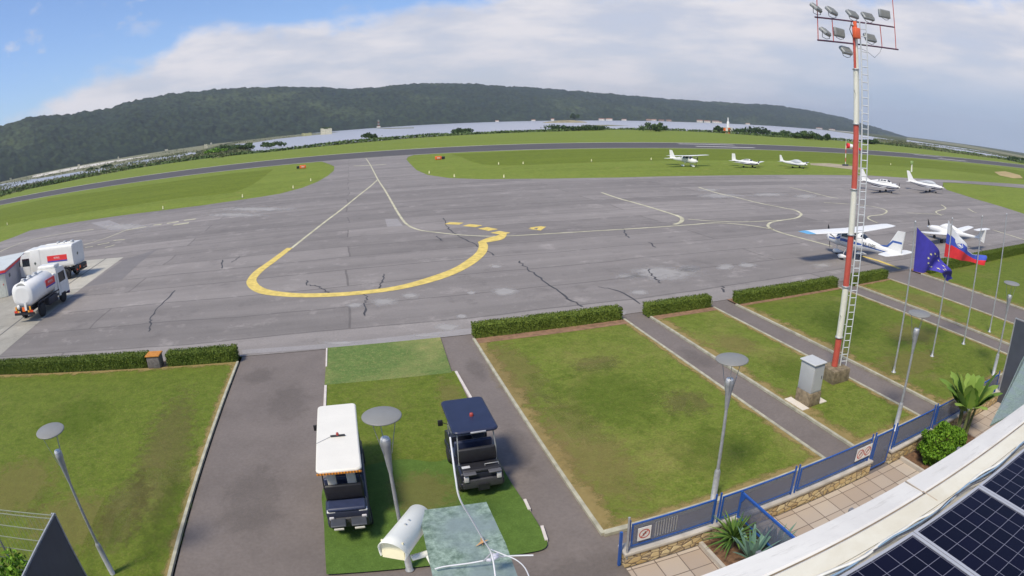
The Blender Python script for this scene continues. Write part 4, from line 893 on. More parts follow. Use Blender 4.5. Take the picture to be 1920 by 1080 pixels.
def fence_panel(label, x0, x1, y=9.42, z0=.62, z1=1.33, cat='fence', sign=None, name='fence_panel', group='blue mesh fence panels', slats=False):
    t = thing(name, label, cat, ((x0+x1)/2, y, 0), 0, group); w = x1-x0; s = .036
    f = MB(); f.box((0, 0, z1-s/2), (w, s, s)).box((0, 0, z0+s/2), (w, s, s))
    f.box((-w/2+s/2, 0, (z0+z1)/2), (s, s, z1-z0-2*s)).box((w/2-s/2, 0, (z0+z1)/2), (s, s, z1-z0-2*s)); f.build('frame', M_BLUE, t)
    MB().box((0, 0, (z0+z1)/2), (w-2*s, .006, z1-z0-2*s)).build('mesh_infill', M_MESH, t)
    for sx in (-1, 1):
        MB().box((sx*(w/2+.04), .03, (z1+.3)/2+.1), (.038, .038, z1-.28)).build('post', M_BLUE, t)
    if slats: 
        sl = MB()
        for k in range(9): sl.box((-w/2+.62+.07*k, -.02, (z0+z1)/2), (.02, .012, z1-z0-.25))
        sl.build('slats', M_STEEL, t)
    if sign: sign_plate(t, *sign, yy=-.05)
    return t
fence_panel('blue mesh fence panel at the wall corner with a no-entry style sign', 5.12, 7.38, sign=(-.82, .98, .34, .40), slats=True)
fence_panel('blue mesh fence panel next to the palm-like plant', 7.60, 9.98)
fence_panel('blue mesh fence panel left of the gate with a double sign', 10.20, 13.22, sign=(1.15, .98, .70, .42, True))
g = fence_panel('blue mesh gate opening to the footpath', 13.46, 14.30, z0=.12, cat='gate', name='gate')
fence_panel('blue mesh fence panel right of the gate', 14.55, 16.75)
fence_panel('blue mesh fence panel behind the banana plant', 17.0, 19.6)
fence_panel('blue mesh fence panel at the far right under the grey screen', 19.9, 22.0)
t = thing('fence_panel', 'blue mesh fence panel running towards the building between the plants', 'fence', (8.15, 8.2, 0), R(90), 'blue mesh fence panels')
f = MB(); w = 2.3; f.box((0, 0, 1.30), (w, .05, .06)).box((0, 0, .55), (w, .05, .05)).box((-w/2, 0, .93), (.05, .05, .8)).box((w/2, 0, .68), (.06, .06, 1.3)); f.build('frame', M_BLUE, t)
MB().box((0, 0, .93), (w-.06, .006, .7)).build('mesh_infill', M_MESH, t); MB().add([(w/2-.03, .02, 1.28), (w/2-.20, .02, 1.28), (w/2-.03, .02, 1.0), (w/2-.03, -.01, 1.28), (w/2-.20, -.01, 1.28), (w/2-.03, -.01, 1.0)], [(0, 1, 2), (5, 4, 3), (0, 3, 4, 1), (1, 4, 5, 2), (2, 5, 3, 0)]).build('corner_plate', M_BLUE, t)
tag(MB().cyl((5.02, 9.36, .3), (5.0, 9.36, 1.62), .028, n=12).build('steel_post', M_STEEL), 'slim bare steel post at the left end of the stone wall', 'post')
tag(MB().box((4.9, 9.5, .55), (.06, .06, 1.1)).build('blue_post', M_BLUE), 'short blue post at the outer corner of the stone wall', 'post')
structure(MB().box((5.0+3.2, 10.72, .04), (6.3, .10, .10)).build('kerb', M_KERB))

# planters and plants by the wall
M_SOIL = nmat('mulch_soil', (.16, .09, .05), .95, .5, 9, bump=.6)
def bed(x0, x1, y0, y1):
    structure(MB().box(((x0+x1)/2, (y0+y1)/2, .04), (x1-x0, y1-y0, .08)).build('planting_bed', M_SOIL))
    for c, s in (((x0, (y0+y1)/2), (.10, y1-y0)), (((x0+x1)/2, y0), (x1-x0, .10))): structure(MB().box((*c, .07), (*s, .14)).build('kerb', M_COPE))
bed(7.05, 8.55, 6.2, 9.3); bed(15.0, 18.6, 7.2, 9.25)
def blade_plant(name, label, x, y, n, ln, w, h, m, seed, curl=.3, z0=.08, tilt=(20, 80)):
    r = np.random.default_rng(seed); mb = MB()
    for k in range(n):
        a = 2*PI*k*.382+r.random()*.3; e = R(r.uniform(*tilt)); L_ = ln*(.7+.4*r.random()); seg = 7; pts = []
        p = Vector((0, 0, h)); d = Vector((math.cos(a)*math.cos(e), math.sin(a)*math.cos(e), math.sin(e)))
        side_ = Vector((-math.sin(a), math.cos(a), 0)); vs = []
        for i in range(seg+1):
            u = i/seg; ww = w*(1-u)**.7*(.55+.9*u if u < .5 else 1)
            vs += [p-side_*ww/2+Vector((0, 0, .25*ww)), p.copy(), p+side_*ww/2+Vector((0, 0, .25*ww))]
            p = p+d*(L_/seg); d = (d+Vector((0, 0, -curl*u*.6))).normalized()
        mb.add(vs, [(3*i+j, 3*i+j+1, 3*i+j+4, 3*i+j+3) for i in range(seg) for j in (0, 1)], 0, True)
    t = thing(name, label, 'plant', (x, y, z0))
    mb.build('leaves', m, t, fix=False)
    if h > .1: MB().cyl((0, 0, -.1), (0, 0, h+.02), .07, .06, 10).build('stem', M_BARK, t)
    return t
M_YUCCA = leaf_mat('yucca_leaf', (.030, .090, .025), (.17, .28, .05)); M_AGAVE = leaf_mat('agave_leaf', (.10, .20, .15), (.20, .32, .25))
blade_plant('yucca', 'spiky dark green yucca in the bed by the blue fence', 7.66, 8.80, 90, .80, .085, .30, M_YUCCA, 3, .35, tilt=(-5, 85))
blade_plant('agave', 'broad grey-green agave nearest the white parapet', 7.75, 8.05, 22, 1.05, .20, .05, M_AGAVE, 4, .12, tilt=(25, 75))
blade_plant('agave', 'grey-green agave growing through the blue side fence', 8.42, 8.0, 16, .95, .17, .05, M_AGAVE, 5, .1, tilt=(35, 80))
def flowers():
    r = np.random.default_rng(8); t = thing('flowering_plant', 'small plant with dark red leaves beyond the blue side fence', 'plant', (8.95, 7.05, .02))
    c = r.normal(size=(160, 3))*np.array([.22, .13, .06])+np.array([0, 0, .15]); leaf_object('leaves', leaves(c, .05, r), leaf_mat('red_leaves', (.22, .02, .03), (.55, .05, .06)), t)
    st = MB(); 
    for k in range(6): st.cyl((0, 0, 0), (.2*math.cos(k), .12*math.sin(k), .16), .008, n=5)
    st.build('stems', M_BARK, t)
flowers()
def round_bush():
    r = np.random.default_rng(9); t = thing('round_bush', 'round bright green bush between the terrace and the white parapet', 'bush', (16.1, 8.25, .05))
    q = r.normal(size=(9000, 3)); q /= np.linalg.norm(q, axis=1)[:, None]; lump = 1+.16*np.sin(q[:, 0]*7+1)*np.sin(q[:, 1]*6)+.10*np.sin(q[:, 2]*9+q[:, 0]*5)
    q *= (lump*(.74+.30*r.random(9000)**.4))[:, None]*np.array([.85, .80, .66]); q[:, 2] += .55; q = q[q[:, 2] > .05]
    leaf_object('foliage', leaves(q, .048, r), M_LEAF_L, t)
    st = MB(); 
    for k in range(7): a = k*.9; st.tube([(0, 0, 0), (.2*math.cos(a), .2*math.sin(a), .4), (.5*math.cos(a), .5*math.sin(a), .85)], [.03, .022, .01], 5)
    st.build('stems', M_BARK, t)
round_bush()
def banana():
    r = np.random.default_rng(10); t = thing('banana_plant', 'tall banana plant with large torn leaves by the right end of the fence', 'plant', (18.2, 8.75, .05), 0, None, .80)
    st = MB()
    for k in range(5): a = k*1.3; st.tube([(.28*math.cos(a), .25*math.sin(a), 0), (.33*math.cos(a), .3*math.sin(a), .9), (.42*math.cos(a), .36*math.sin(a), 1.5)], [.085, .075, .05], 8)
    st.build('stems', nmat('banana_stem', (.16, .19, .07), .7, .3, 4), t)
    lf = MB()
    for k in range(20):
        a = k*2.4+r.random()*.4; e = R(r.uniform(35, 88)); L_ = r.uniform(1.1, 2.0); w = r.uniform(.55, .80); seg = 12
        p = Vector((.35*math.cos(a), .3*math.sin(a), 1.35+r.random()*.2)); d = Vector((math.cos(a)*math.cos(e), math.sin(a)*math.cos(e), math.sin(e))); sd = Vector((-math.sin(a), math.cos(a), 0)); vs = []
        for i in range(seg+1):
            u = i/seg; ww = w*math.sin(PI*min(1, .12+u*.88))**.6*(1 if i % 3 else .78)*(1 if u > .12 else .15)
            vs += [p-sd*ww/2+Vector((0, 0, -.12*ww)), p.copy(), p+sd*ww/2+Vector((0, 0, -.12*ww))]
            p = p+d*(L_/seg); d = (d+Vector((0, 0, -.22*u))).normalized()
        lf.add(vs, [(3*i+j, 3*i+j+1, 3*i+j+4, 3*i+j+3) for i in range(seg) for j in (0, 1)], 0, True)
    lf.build('leaves', leaf_mat('banana_leaf', (.07, .16, .02), (.30, .40, .08)), t, fix=False)
banana()

# ------------------------------------------------------------------ aeroplanes
def ring(sec, n=28, p=2.5):
    x, w, zc, h = sec[:4]; out = []
    for k in range(n):
        a = 2*PI*k/n; c, s = math.cos(a), math.sin(a)
        out.append(Vector((x, w*math.copysign(abs(c)**(2/p), c), zc+h*math.copysign(abs(s)**(2/p), s))))
    return out
def secs_interp(S, x):
    for a, b in zip(S[:-1], S[1:]):
        if (a[0]-x)*(b[0]-x) <= 0: t = (x-a[0])/(b[0]-a[0]+1e-9); return tuple(a[i]+(b[i]-a[i])*t for i in range(4))
    return S[0]
def fuselage(S, mfun, n=28, k=4):
    D = []
    for i in range(len(S)-1):
        a, b, c, d = [Vector(S[max(0, min(len(S)-1, j))]) if False else S[max(0, min(len(S)-1, j))] for j in (i-1, i, i+1, i+2)]
        for q in range(k):
            t = q/k; D.append(tuple(.5*((2*b[m])+(c[m]-a[m])*t+(2*a[m]-5*b[m]+4*c[m]-d[m])*t*t+(3*b[m]-a[m]-3*c[m]+d[m])*t**3) for m in range(4)))
    D.append(S[-1]); D = [(x, max(w, .01), z, max(h, .01)) for x, w, z, h in D]
    mb = MB(); R_ = [ring(s, n) for s in D]; vs = [v for r_ in R_ for v in r_]; mb.v = [tuple(v) for v in vs]
    for i in range(len(R_)-1):
        for j in range(n):
            mb.f.append((i*n+j, i*n+(j+1) % n, (i+1)*n+(j+1) % n, (i+1)*n+j)); mb.m.append(mfun((D[i][0]+D[i+1][0])/2, (j+.5)/n*360, D[i])); mb.sm.append(True)
    mb.add(R_[0][::-1], [tuple(range(n))], mfun(D[0][0], 90, D[0])); mb.add(R_[-1], [tuple(range(n))], mfun(D[-1][0], 90, D[-1]))
    return mb, D
def skin_patch(D, x0, x1, a0, a1, off=.012, nx=6, na=5, p=2.5):
    """glazing laid on the fuselage skin between two stations and two angles"""
    mb = MB(); vs = []
    for i in range(nx+1):
        x = x0+(x1-x0)*i/nx; s = secs_interp(D, x)
        for j in range(na+1):
            a = R(a0+(a1-a0)*j/na); c, s_ = math.cos(a), math.sin(a)
            vs.append(Vector((x, (s[1]+off)*math.copysign(abs(c)**(2/p), c), s[2]+(s[3]+off)*math.copysign(abs(s_)**(2/p), s_))))
    mb.add(vs, [(i*(na+1)+j, i*(na+1)+j+1, (i+1)*(na+1)+j+1, (i+1)*(na+1)+j) for i in range(nx) for j in range(na)], 0, True); return mb
AIRF = [(1.0, .0), (.85, .028), (.6, .055), (.35, .068), (.15, .055), (.05, .034), (0, 0), (.05, -.02), (.2, -.032), (.5, -.028), (.8, -.012)]
def wing_half(root, tip, chord_r, chord_t, side, thick=1.0, tipcurl=0.0, mi_tip=0, seg=8):
    """root/tip are leading-edge points (x, y, z); chord runs back along -x"""
    mb = MB(); rings = []
    for i in range(seg+1):
        u = i/seg; le = Vector(root).lerp(Vector(tip), u); c = chord_r+(chord_t-chord_r)*u; th = thick*(1-.35*u)
        if i == seg: c *= .8; th *= .3; le.x -= chord_t*.08
        rings.append([Vector((le.x-c*a, le.y*1.0, le.z+c*b*th)) for a, b in AIRF])
    n = len(AIRF); vs = [v for r_ in rings for v in r_]; mb.v = [tuple(v) for v in vs]
    for i in range(seg):
        for j in range(n): mb.f.append((i*n+j, i*n+(j+1) % n, (i+1)*n+(j+1) % n, (i+1)*n+j)); mb.m.append(mi_tip if i == seg-1 else 0); mb.sm.append(True)
    mb.add(rings[-1], [tuple(range(n))], mi_tip); return mb
def fin_mb(pts, th=.05):
    """upright surface from side outline (x, z)"""
    n = len(pts); vs = [(x, -th, z) for x, z in pts]+[(x, th, z) for x, z in pts]
    return MB().add(vs, [tuple(range(n)), tuple(range(2*n-1, n-1, -1))]+[(i, (i+1) % n, n+(i+1) % n, n+i) for i in range(n)])
def wheel(parent, x, y, r, w=.07, pant=None, leg_from=None, legm=None):
    lg = MB()
    if leg_from: lg.tube([leg_from, ((leg_from[0]+x)/2, (leg_from[1]+y)/2, (leg_from[2]+r)/2+.04), (x, y, r)], [.035, .03, .022], 8)
    o = lg.build('gear_leg', legm or M_WHITE, parent)
    MB().lathe([(r*.4, -w), (r*.85, -w), (r, -w*.6), (r, w*.6), (r*.85, w), (r*.4, w)], (x, y, r), 20, axis=(0, 1, 0)).build('tyre', M_TYRE, o)
    MB().lathe([(.001, -w*.9), (r*.42, -w*.9), (r*.42, w*.9), (.001, w*.9)], (x, y, r), 14, axis=(0, 1, 0)).build('hub', M_STEEL, o)
    if pant:
        mb, _ = fuselage([(x+.42, .03, r+.05, .05), (x+.30, .09, r+.04, .13), (x+.05, .12, r+.06, .17), (x-.25, .09, r+.09, .12), (x-.60, .015, r+.14, .03)], lambda *a: 0, 14, 3)
        mb.v = [(a, b+y, c) for a, b, c in mb.v]; mb.build('wheel_fairing', pant, o)
def propeller(parent, x, z, dia, ang, blades=2, m=M_BLACK, sm=M_WHITE, length=.28):
    mb = MB()
    for k in range(blades):
        a = R(ang)+2*PI*k/blades; u = Vector((0, math.cos(a), math.sin(a))); tw = u.cross(Vector((1, 0, 0)))
        vs = []
        for i in range(7):
            f = i/6; rr = .06+(dia/2-.06)*f; w = .055+.05*math.sin(PI*min(1, f*1.1+.1)); w = w if i < 6 else .03
            pit = R(40-26*f); ax = tw*math.cos(pit)+Vector((1, 0, 0))*math.sin(pit); c = Vector((x, 0, z))+u*rr
            nn = ax.cross(u)*.012; vs += [c-ax*w+nn*0, c+nn, c+ax*w, c-nn]
        mb.add(vs, [(4*i+j, 4*i+(j+1) % 4, 4*i+4+(j+1) % 4, 4*i+4+j) for i in range(6) for j in range(4)], 0, True); mb.add(vs[-4:], [(0, 1, 2, 3)])
    o = mb.build('propeller', m, parent)
    MB().lathe([(.17, -.06), (.16, .02), (.12, length*.55), (.06, length*.9), (.001, length)], (x, 0, z), 18, axis=(1, 0, 0)).build('spinner', sm, o)
HW = [(2.25, .20, 1.22, .20), (2.15, .40, 1.22, .32), (1.9, .47, 1.20, .38), (1.25, .52, 1.20, .44), (.75, .55, 1.35, .58), (.35, .56, 1.46, .70), (-.6, .56, 1.46, .70), (-1.3, .50, 1.44, .64), (-2.0, .36, 1.38, .45), (-3.2, .24, 1.32, .30), (-4.4, .14, 1.30, .20), (-5.2, .05, 1.34, .12)]
def high_wing(label, loc, rz, scale, stripe, detail=True, tip=M_WHITEB, covered=False):
    t = thing('light_aeroplane', label, 'aeroplane', loc, rz, None, scale)
    def mf(x, a, s):
        if covered and -1.6 < x < 1.3 and 20 < a < 160: return 2
        on = (180 < a < 192 or a > 348) if x < .6 else (172 < a < 184 or a > 356 or a < 8)
        return 1 if (stripe and on and x < 1.9) else 0
    mb, D = fuselage(HW, mf); mb.build('fuselage', [M_WHITEB, M_STRIPE, M_SILVER], t)
    for s in (1, -1):
        w = wing_half((.72, 0, 2.12), (.58, s*5.45, 2.26), 1.85, 1.30, s, 1.0, mi_tip=1); w.build('wing', [M_WHITEB, tip if s > 0 else M_WHITEB], t)
        MB().tube([(.15, s*.54, .98), (.10, s*2.6, 2.10)], .045, 8).build('wing_strut', M_WHITEB, t)
        wing_half((-4.05, 0, 1.36), (-4.35, s*1.85, 1.36), 1.40, .90, s, .8).build('tailplane', M_WHITEB, t)
        wheel(t, -.30, s*1.20, .20, .08, M_WHITEB if detail else None, (-.2, s*.45, .95))
        skin_patch(D, .70, -.25, 90-92*s+52, 90-92*s+52, .012) if False else None
        a0, a1 = (8, 52) if s > 0 else (128, 172)
        skin_patch(D, .45, -.35, a0, a1).build('side_window', M_GLASSD, t); skin_patch(D, -.48, -1.05, a0, a1-4 if s > 0 else a1).build('side_window', M_GLASSD, t)
    skin_patch(D, 1.05, .55, 25, 155, .014).build('windscreen', M_GLASSD, t); skin_patch(D, -1.35, -1.85, 45, 135, .010).build('rear_window', M_GLASSD, t)
    wheel(t, 1.35, 0, .17, .07, M_WHITEB if detail else None, (1.35, 0, .85))
    fn = fin_mb([(-3.2, 1.52), (-3.9, 1.72), (-4.75, 2.95), (-5.45, 2.98), (-5.22, 1.25), (-4.2, 1.3)]).build('fin', M_WHITEB, t)
    if stripe: fin_mb([(-2.9, 1.50), (-3.0, 1.60), (-3.85, 1.74), (-4.35, 2.20), (-5.27, 2.22), (-5.26, 2.08), (-4.42, 2.06), (-3.95, 1.62)], .055).build('fin_stripe', M_STRIPE, t)
    propeller(t, 2.32, 1.22, 1.9, 78); 
    if detail: MB().cyl((-.2, 0, 2.2), (-.35, 0, 2.65), .012, n=6).build('antenna', M_BLACK, t)
    return t, D
def text_part(s, size, m, parent, M4):
    cu = bpy.data.curves.new('t', 'FONT'); cu.body = s; cu.size = size; cu.extrude = .004; cu.align_x = 'CENTER'; cu.align_y = 'CENTER'
    o = bpy.data.objects.new('t', cu); COL.objects.link(o); dg = bpy.context.evaluated_depsgraph_get(); me = bpy.data.meshes.new_from_object(o.evaluated_get(dg)); bpy.data.objects.remove(o)
    me.transform(M4); me.materials.clear(); me.materials.append(m); me.name = 'lettering'; return link('lettering', me, parent)
ces, D = high_wing('white high-wing aeroplane with a blue stripe, parked behind the floodlight mast', (35.75, 31.5, 0), R(91), 1.04, True, tip=nmat('light_blue_tip', (.12, .38, .62), .4))
ROTL = Matrix(((-1, 0, 0, 0), (0, 0, 1, 0), (0, 1, 0, 0), (0, 0, 0, 1)))
text_part('S5-DPS', .42, M_DSTEEL, ces, Matrix.Translation((-2.35, .395, 1.42)) @ Matrix.Rotation(R(4), 4, 'Z') @ ROTL)
high_wing('white high-wing aeroplane on the grass, farthest left of all aeroplanes', (69.3, 109.6, -.1), R(-78), 1.12, False)
LW = [(2.35, .18, 1.02, .18), (2.2, .36, 1.02, .28), (1.7, .46, 1.02, .36), (1.0, .52, 1.02, .42), (.5, .56, 1.02, .45), (-.4, .57, 1.02, .46), (-1.4, .50, 1.03, .42), (-2.6, .32, 1.06, .30), (-3.8, .18, 1.10, .20), (-4.7, .05, 1.14, .12)]
def low_wing(label, loc, rz, scale, body, bellym, fin, canopy='cabin', cover=None, span=5.2, stripe=None, ttail=False, fairing=None, belly_cut=200, prop=M_BLACK, wm=M_WHITEB, big=1.0):
    t = thing('light_aeroplane', label, 'aeroplane', loc, rz, None, scale)
    S = body
    def mf(x, a, s):
        if 180 < a < 360 and (a > belly_cut and a < 540-belly_cut): return 1
        if stripe and (176 < a < 190 or a > 350 or a < 4): return 2
        return 0
    mb, D = fuselage(S, mf); mb.build('fuselage', [M_WHITEB, bellym, stripe or M_WHITEB], t)
    x0 = .55
    # cabin or bubble canopy on top
    cb = {'cabin': [(1.05, .10, 1.30, .05), (.75, .36, 1.36, .22), (.2, .46, 1.42, .36), (-.7, .46, 1.42, .36), (-1.5, .36, 1.34, .26), (-2.6, .16, 1.20, .14)],
          'bubble': [(1.15, .08, 1.24, .05), (.8, .34, 1.30, .24), (.25, .44, 1.34, .42), (-.35, .42, 1.34, .42), (-1.0, .30, 1.30, .28), (-1.8, .12, 1.22, .12)]}[canopy]
    cmat = cover or (M_WHITEB if canopy == 'cabin' else M_GLASSD)
    cb = [(x*big, w*big, z, h*big) for x, w, z, h in cb]
    cmb, CD = fuselage(cb, lambda *a: 0, 24); cmb.build('cover' if cover else ('cabin_roof' if canopy == 'cabin' else 'canopy'), cmat, t)
    if canopy == 'cabin' and not cover:
        skin_patch(CD, .85, .40, 22, 158).build('windscreen', M_GLASSD, t)
        for s in (0, 1):
            for xa, xb in ((.25, -.25), (-.35, -.75), (-.88, -1.2)): skin_patch(CD, xa, xb, *( (14, 50) if s == 0 else (130, 166))).build('side_window', M_GLASSD, t)
    for s in (1, -1):
        wing_half((.75, s*.2, .78), (.35, s*span, .78+span*.09), 1.55, .95, s, 1.0).build('wing', wm, t)
        wheel(t, -.25, s*1.55, .21, .08, fairing, (-.2, s*1.5, .80))
    wheel(t, 1.65, 0, .18, .07, fairing, (1.6, 0, .85))
    fz = fin; fin_mb(fz).build('fin', M_WHITEB, t)
    tz = (max(z for _, z in fz)-.02) if ttail else 1.16; tx = (min(x for x, _ in fz)+.95) if ttail else -3.75
    for s in (1, -1): wing_half((tx, 0, tz), (tx-.15, s*1.6, tz), .85, .6, s, .8).build('tailplane', wm, t)
    propeller(t, 2.42, 1.02, 1.9, 62, 3 if ttail is False else 2, prop, length=.34)
    return t, D
MOONEY = [(-3.0, 1.28), (-3.7, 1.45), (-3.95, 2.65), (-4.75, 2.68), (-4.75, 1.1), (-3.4, 1.1)]
low_wing('white low-wing aeroplane with dark blue belly and stripe, middle one on the grass', (84.0, 106.8, -.1), R(-76), 1.08, LW, M_DARKBLUE, MOONEY, stripe=M_DARKBLUE, belly_cut=205)
fb = None
low_wing('low-wing aeroplane with its cockpit under a silver cover, right one on the grass', (98.8, 106.3, -.1), R(-74), 1.08, LW, M_SILVER, [(-3.0, 1.28), (-3.8, 1.42), (-4.45, 2.55), (-4.85, 2.55), (-4.75, 1.1), (-3.4, 1.1)], 'bubble', cover=M_SILVER, wm=M_SILVER, big=1.35)
BIG = [(3.1, .16, 1.30, .16), (2.95, .34, 1.28, .30), (2.3, .46, 1.26, .40), (1.5, .58, 1.30, .50), (.8, .62, 1.32, .54), (-.8, .62, 1.34, .54), (-2.2, .52, 1.40, .46), (-3.6, .28, 1.52, .28), (-4.8, .07, 1.62, .16)]
BFIN = [(-2.9, 1.82), (-3.9, 2.25), (-4.9, 3.75), (-5.55, 3.78), (-5.0, 1.5), (-3.6, 1.6)]
def big_single(label, loc, rz, scale, cover):
    t, D = low_wing(label, loc, rz, scale, BIG, M_DARKBLUE, BFIN, 'cabin', cover=cover, span=6.2, stripe=M_DARKBLUE, belly_cut=212)
    for o in t.children:                                       # taller aircraft: lift cabin, nose parts
        n = o.name.split('.')[0]
        if n in ('cabin_roof', 'cover', 'windscreen', 'side_window'): o.location = (.25, 0, .42); o.scale = (1.25, 1.2, 1.1)
        if n == 'propeller': o.location = (.72, 0, .28)
        if n == 'tailplane': o.location = (-.75, 0, .45)
    return t
big_single('white single-engine aeroplane with black belly, beside the grass on the far apron', (82.6, 65.2, 0), R(-74), .92, None)
big_single('aeroplane under a long silver-grey cover at the right side of the far apron', (96.9, 64.6, 0), R(-72), .92, M_SILVER)
KAT = [(2.3, .16, .98, .16), (2.15, .34, .98, .27), (1.6, .46, .98, .34), (.9, .54, .98, .38), (.2, .55, .98, .40), (-.6, .48, 1.0, .38), (-1.5, .26, 1.06, .26), (-2.8, .14, 1.12, .15), (-4.4, .07, 1.18, .10)]
low_wing('white T-tail aeroplane parked behind the white, blue and red flag', (52.9, 32.3, 0), R(92), 1.02, KAT, M_WHITEB, [(-3.5, 1.25), (-3.85, 1.45), (-4.15, 2.05), (-4.75, 2.05), (-4.65, .80), (-4.0, 1.0)], 'bubble', cover=M_WHITEB, ttail=True, span=5.4)

# ------------------------------------------------------------------ refuelling trucks and kiosk
M_TSIDE = nmat('truck_white', (.74, .73, .68), .35, .04, 2); M_LOGOR = nmat('logo_red', (.72, .04, .04), .4); M_LOGOB = nmat('logo_blue', (.05, .07, .35), .4)
def truck_wheel(p, x, y, r=.48, w=.14):
    o = MB().lathe([(r*.5, -w), (r*.9, -w), (r, -w*.6), (r, w*.6), (r*.9, w), (r*.5, w)], (x, y, r), 26, axis=(0, 1, 0)).build('wheel', M_TYRE, p)
    MB().lathe([(.001, -w*.7), (r*.2, -w*.8), (r*.5, -w*.9), (r*.52, w*.9), (r*.2, w*.8), (.001, w*.7)], (x, y, r), 18, axis=(0, 1, 0)).build('rim', M_STEEL, o)
def tanker(label, loc, rz, L_, boxy):
    """nose +x, origin on the ground below the middle"""
    t = thing('fuel_truck', label, 'truck', loc, rz); hl = L_/2
    MB().box((-.2, 0, .72), (L_-.5, .85, .22)).build('chassis', M_BLACK, t)
    M_UND = nmat('dark_underbody_and_gap_shade', (.035, .035, .045), .6, .3, 3)
    for sd in (-1, 1):
        MB().rbox((.15, sd*.86, .72), (1.5, .5, .55), .05).build('side_locker', M_UND, t); MB().box((-.3, sd*1.02, 1.10), (L_-2.4, .16, .08)).build('side_rail', M_UND, t)
    MB().box((hl-1.88, 0, 1.35), (.22, 2.0, 1.3)).build('cab_gap_shade', M_UND, t)  # solid dark block standing in for the shade between cab and tank
    if not boxy: MB().lathe([(.80, 0), (.86, .02), (.86, .05), (.80, .06)], (-hl+.17, 0, 1.86), 36, axis=(1, 0, 0)).build('rim_band', nmat('band_grey', (.30, .30, .28), .5), t)
    MB().rbox((hl-1.25, 0, 2.78), (.9, 1.9, .30), .10).build('cab_fairing', M_TSIDE, t)
    cab = MB(); prof = [(hl-1.75, .62), (hl-.02, .62), (hl, 1.35), (hl-.22, 2.35), (hl-.45, 2.62), (hl-1.75, 2.66)]; n = len(prof)
    vs = [(x, -1.12*(1 if z < 1.5 else .93), z) for x, z in prof]+[(x, 1.12*(1 if z < 1.5 else .93), z) for x, z in prof]
    cab.add(vs, [tuple(range(n)), tuple(range(2*n-1, n-1, -1))]+[(i, (i+1) % n, n+(i+1) % n, n+i) for i in range(n)]); cab.build('cab', M_TSIDE, t)
    MB().add([(hl+.006, -.95, 1.42), (hl+.006, .95, 1.42), (hl-.19, .88, 2.28), (hl-.19, -.88, 2.28)], [(0, 1, 2, 3)]).add([(hl-.03, -.95, 1.42), (hl-.03, .95, 1.42), (hl-.23, .88, 2.28), (hl-.23, -.88, 2.28)], [(3, 2, 1, 0)]).build('windscreen', M_GLASSD, t)
    for s in (-1, 1):
        MB().box((hl-.95, s*1.075, 1.9), (1.05, .04, .72), rot=Matrix.Rotation(R(4*s), 3, 'X')).build('side_window', M_GLASSD, t)
        MB().box((hl-.95, s*1.125, 1.15), (1.0, .02, .8)).build('door', M_TSIDE, t)
        MB().rbox((hl-.2, s*1.32, 1.85), (.10, .10, .42), .03).build('mirror', M_BLACK, t)
        truck_wheel(t, hl-1.15, s*.98); truck_wheel(t, -hl+1.35, s*.96)
        MB().tube([(-hl+.75, s*.98, .62), (-hl+.95, s*.98, 1.02), (-hl+1.35, s*.98, 1.14), (-hl+1.75, s*.98, 1.02), (-hl+1.95, s*.98, .62)], .05, 6).build('mudguard', M_BLACK, t)
    tk = MB(); x0, x1 = -hl+.15, hl-(2.9 if boxy else 2.15)
    if boxy:
        S = [(x0, 1.10, 2.12, .92), (x0+.04, 1.15, 2.12, .97), (x1-.04, 1.15, 2.12, .97), (x1, 1.10, 2.12, .92)]
    else:
        S = [(x0-.02, .70, 1.86, .52), (x0+.04, 1.02, 1.86, .78), (x0+.10, 1.12, 1.86, .86), (x1-.2, 1.14, 1.86, .86), (x1, .8, 1.86, .6)]
    rr = [ring(s, 40, 9.0 if boxy else 2.5) for s in S]; tk.v = [tuple(v) for r_ in rr for v in r_]
    for i in range(len(rr)-1):
        for j in range(40): tk.f.append((i*40+j, i*40+(j+1) % 40, (i+1)*40+(j+1) % 40, (i+1)*40+j)); tk.m.append(0); tk.sm.append(not boxy)
    tk.add(rr[0][::-1], [tuple(range(40))]); tk.add(rr[-1], [tuple(range(40))]); tank = tk.build('tank', M_WHITEB if not boxy else M_TSIDE, t)
    MB().rbox(((x0+x1)/2, 0, 2.74 if not boxy else 3.12), ((x1-x0)*.8, .42, .12), .04).build('walkway', M_TSIDE, t)
    for k in range(3): MB().lathe([(.22, 0), (.22, .14), (.16, .18), (.001, .19)], (x0+.6+k*.9, 0, 2.74 if not boxy else 3.12), 16).build('hatch', M_STEEL, t)
    if boxy:
        MB().rbox((hl-2.45, 0, 1.90), (1.35, 2.36, 2.2), .05).build('pump_cabinet', M_TSIDE, t)
        for s in (-1, 1): MB().box((hl-2.35, s*1.178, 1.75), (.24, .01, .24), rot=Matrix.Rotation(R(45), 3, 'Y')).build('hazard_diamond', nmat('diamond_black', (.08, .10, .08), .5), t)
        MB().box((x0-.012, .2, 2.1), (.01, .22, .22), rot=Matrix.Rotation(R(45), 3, 'X')).build('hazard_diamond', nmat('diamond_black', (.08, .10, .08), .5), t)
    else:
        MB().rbox((hl-2.05, 0, 1.62), (.5, 2.1, 1.5), .05).build('pump_cabinet', M_TSIDE, t)
    for s in (-1, 1):
        lw, lx = (2.6, (x0+x1)/2-.2) if boxy else (1.5, x1-.85); yy = s*(1.156 if boxy else 1.146)
        MB().box((lx, yy, 2.05), (lw, .02, .46)).build('red_band', M_LOGOR, t); MB().box((lx, yy, 1.76), (lw, .02, .12)).build('blue_band', M_LOGOB, t)
        rot = Matrix(((1 if s < 0 else -1, 0, 0, lx), (0, 0, s, yy+s*.014), (0, 1, 0, 2.05), (0, 0, 0, 1)))
        text_part('PETROL', .22, M_WHITE, t, rot)
    MB().box((-hl+.02, 0, .62), (.12, 2.1, .16)).build('bumper', M_BLACK, t)
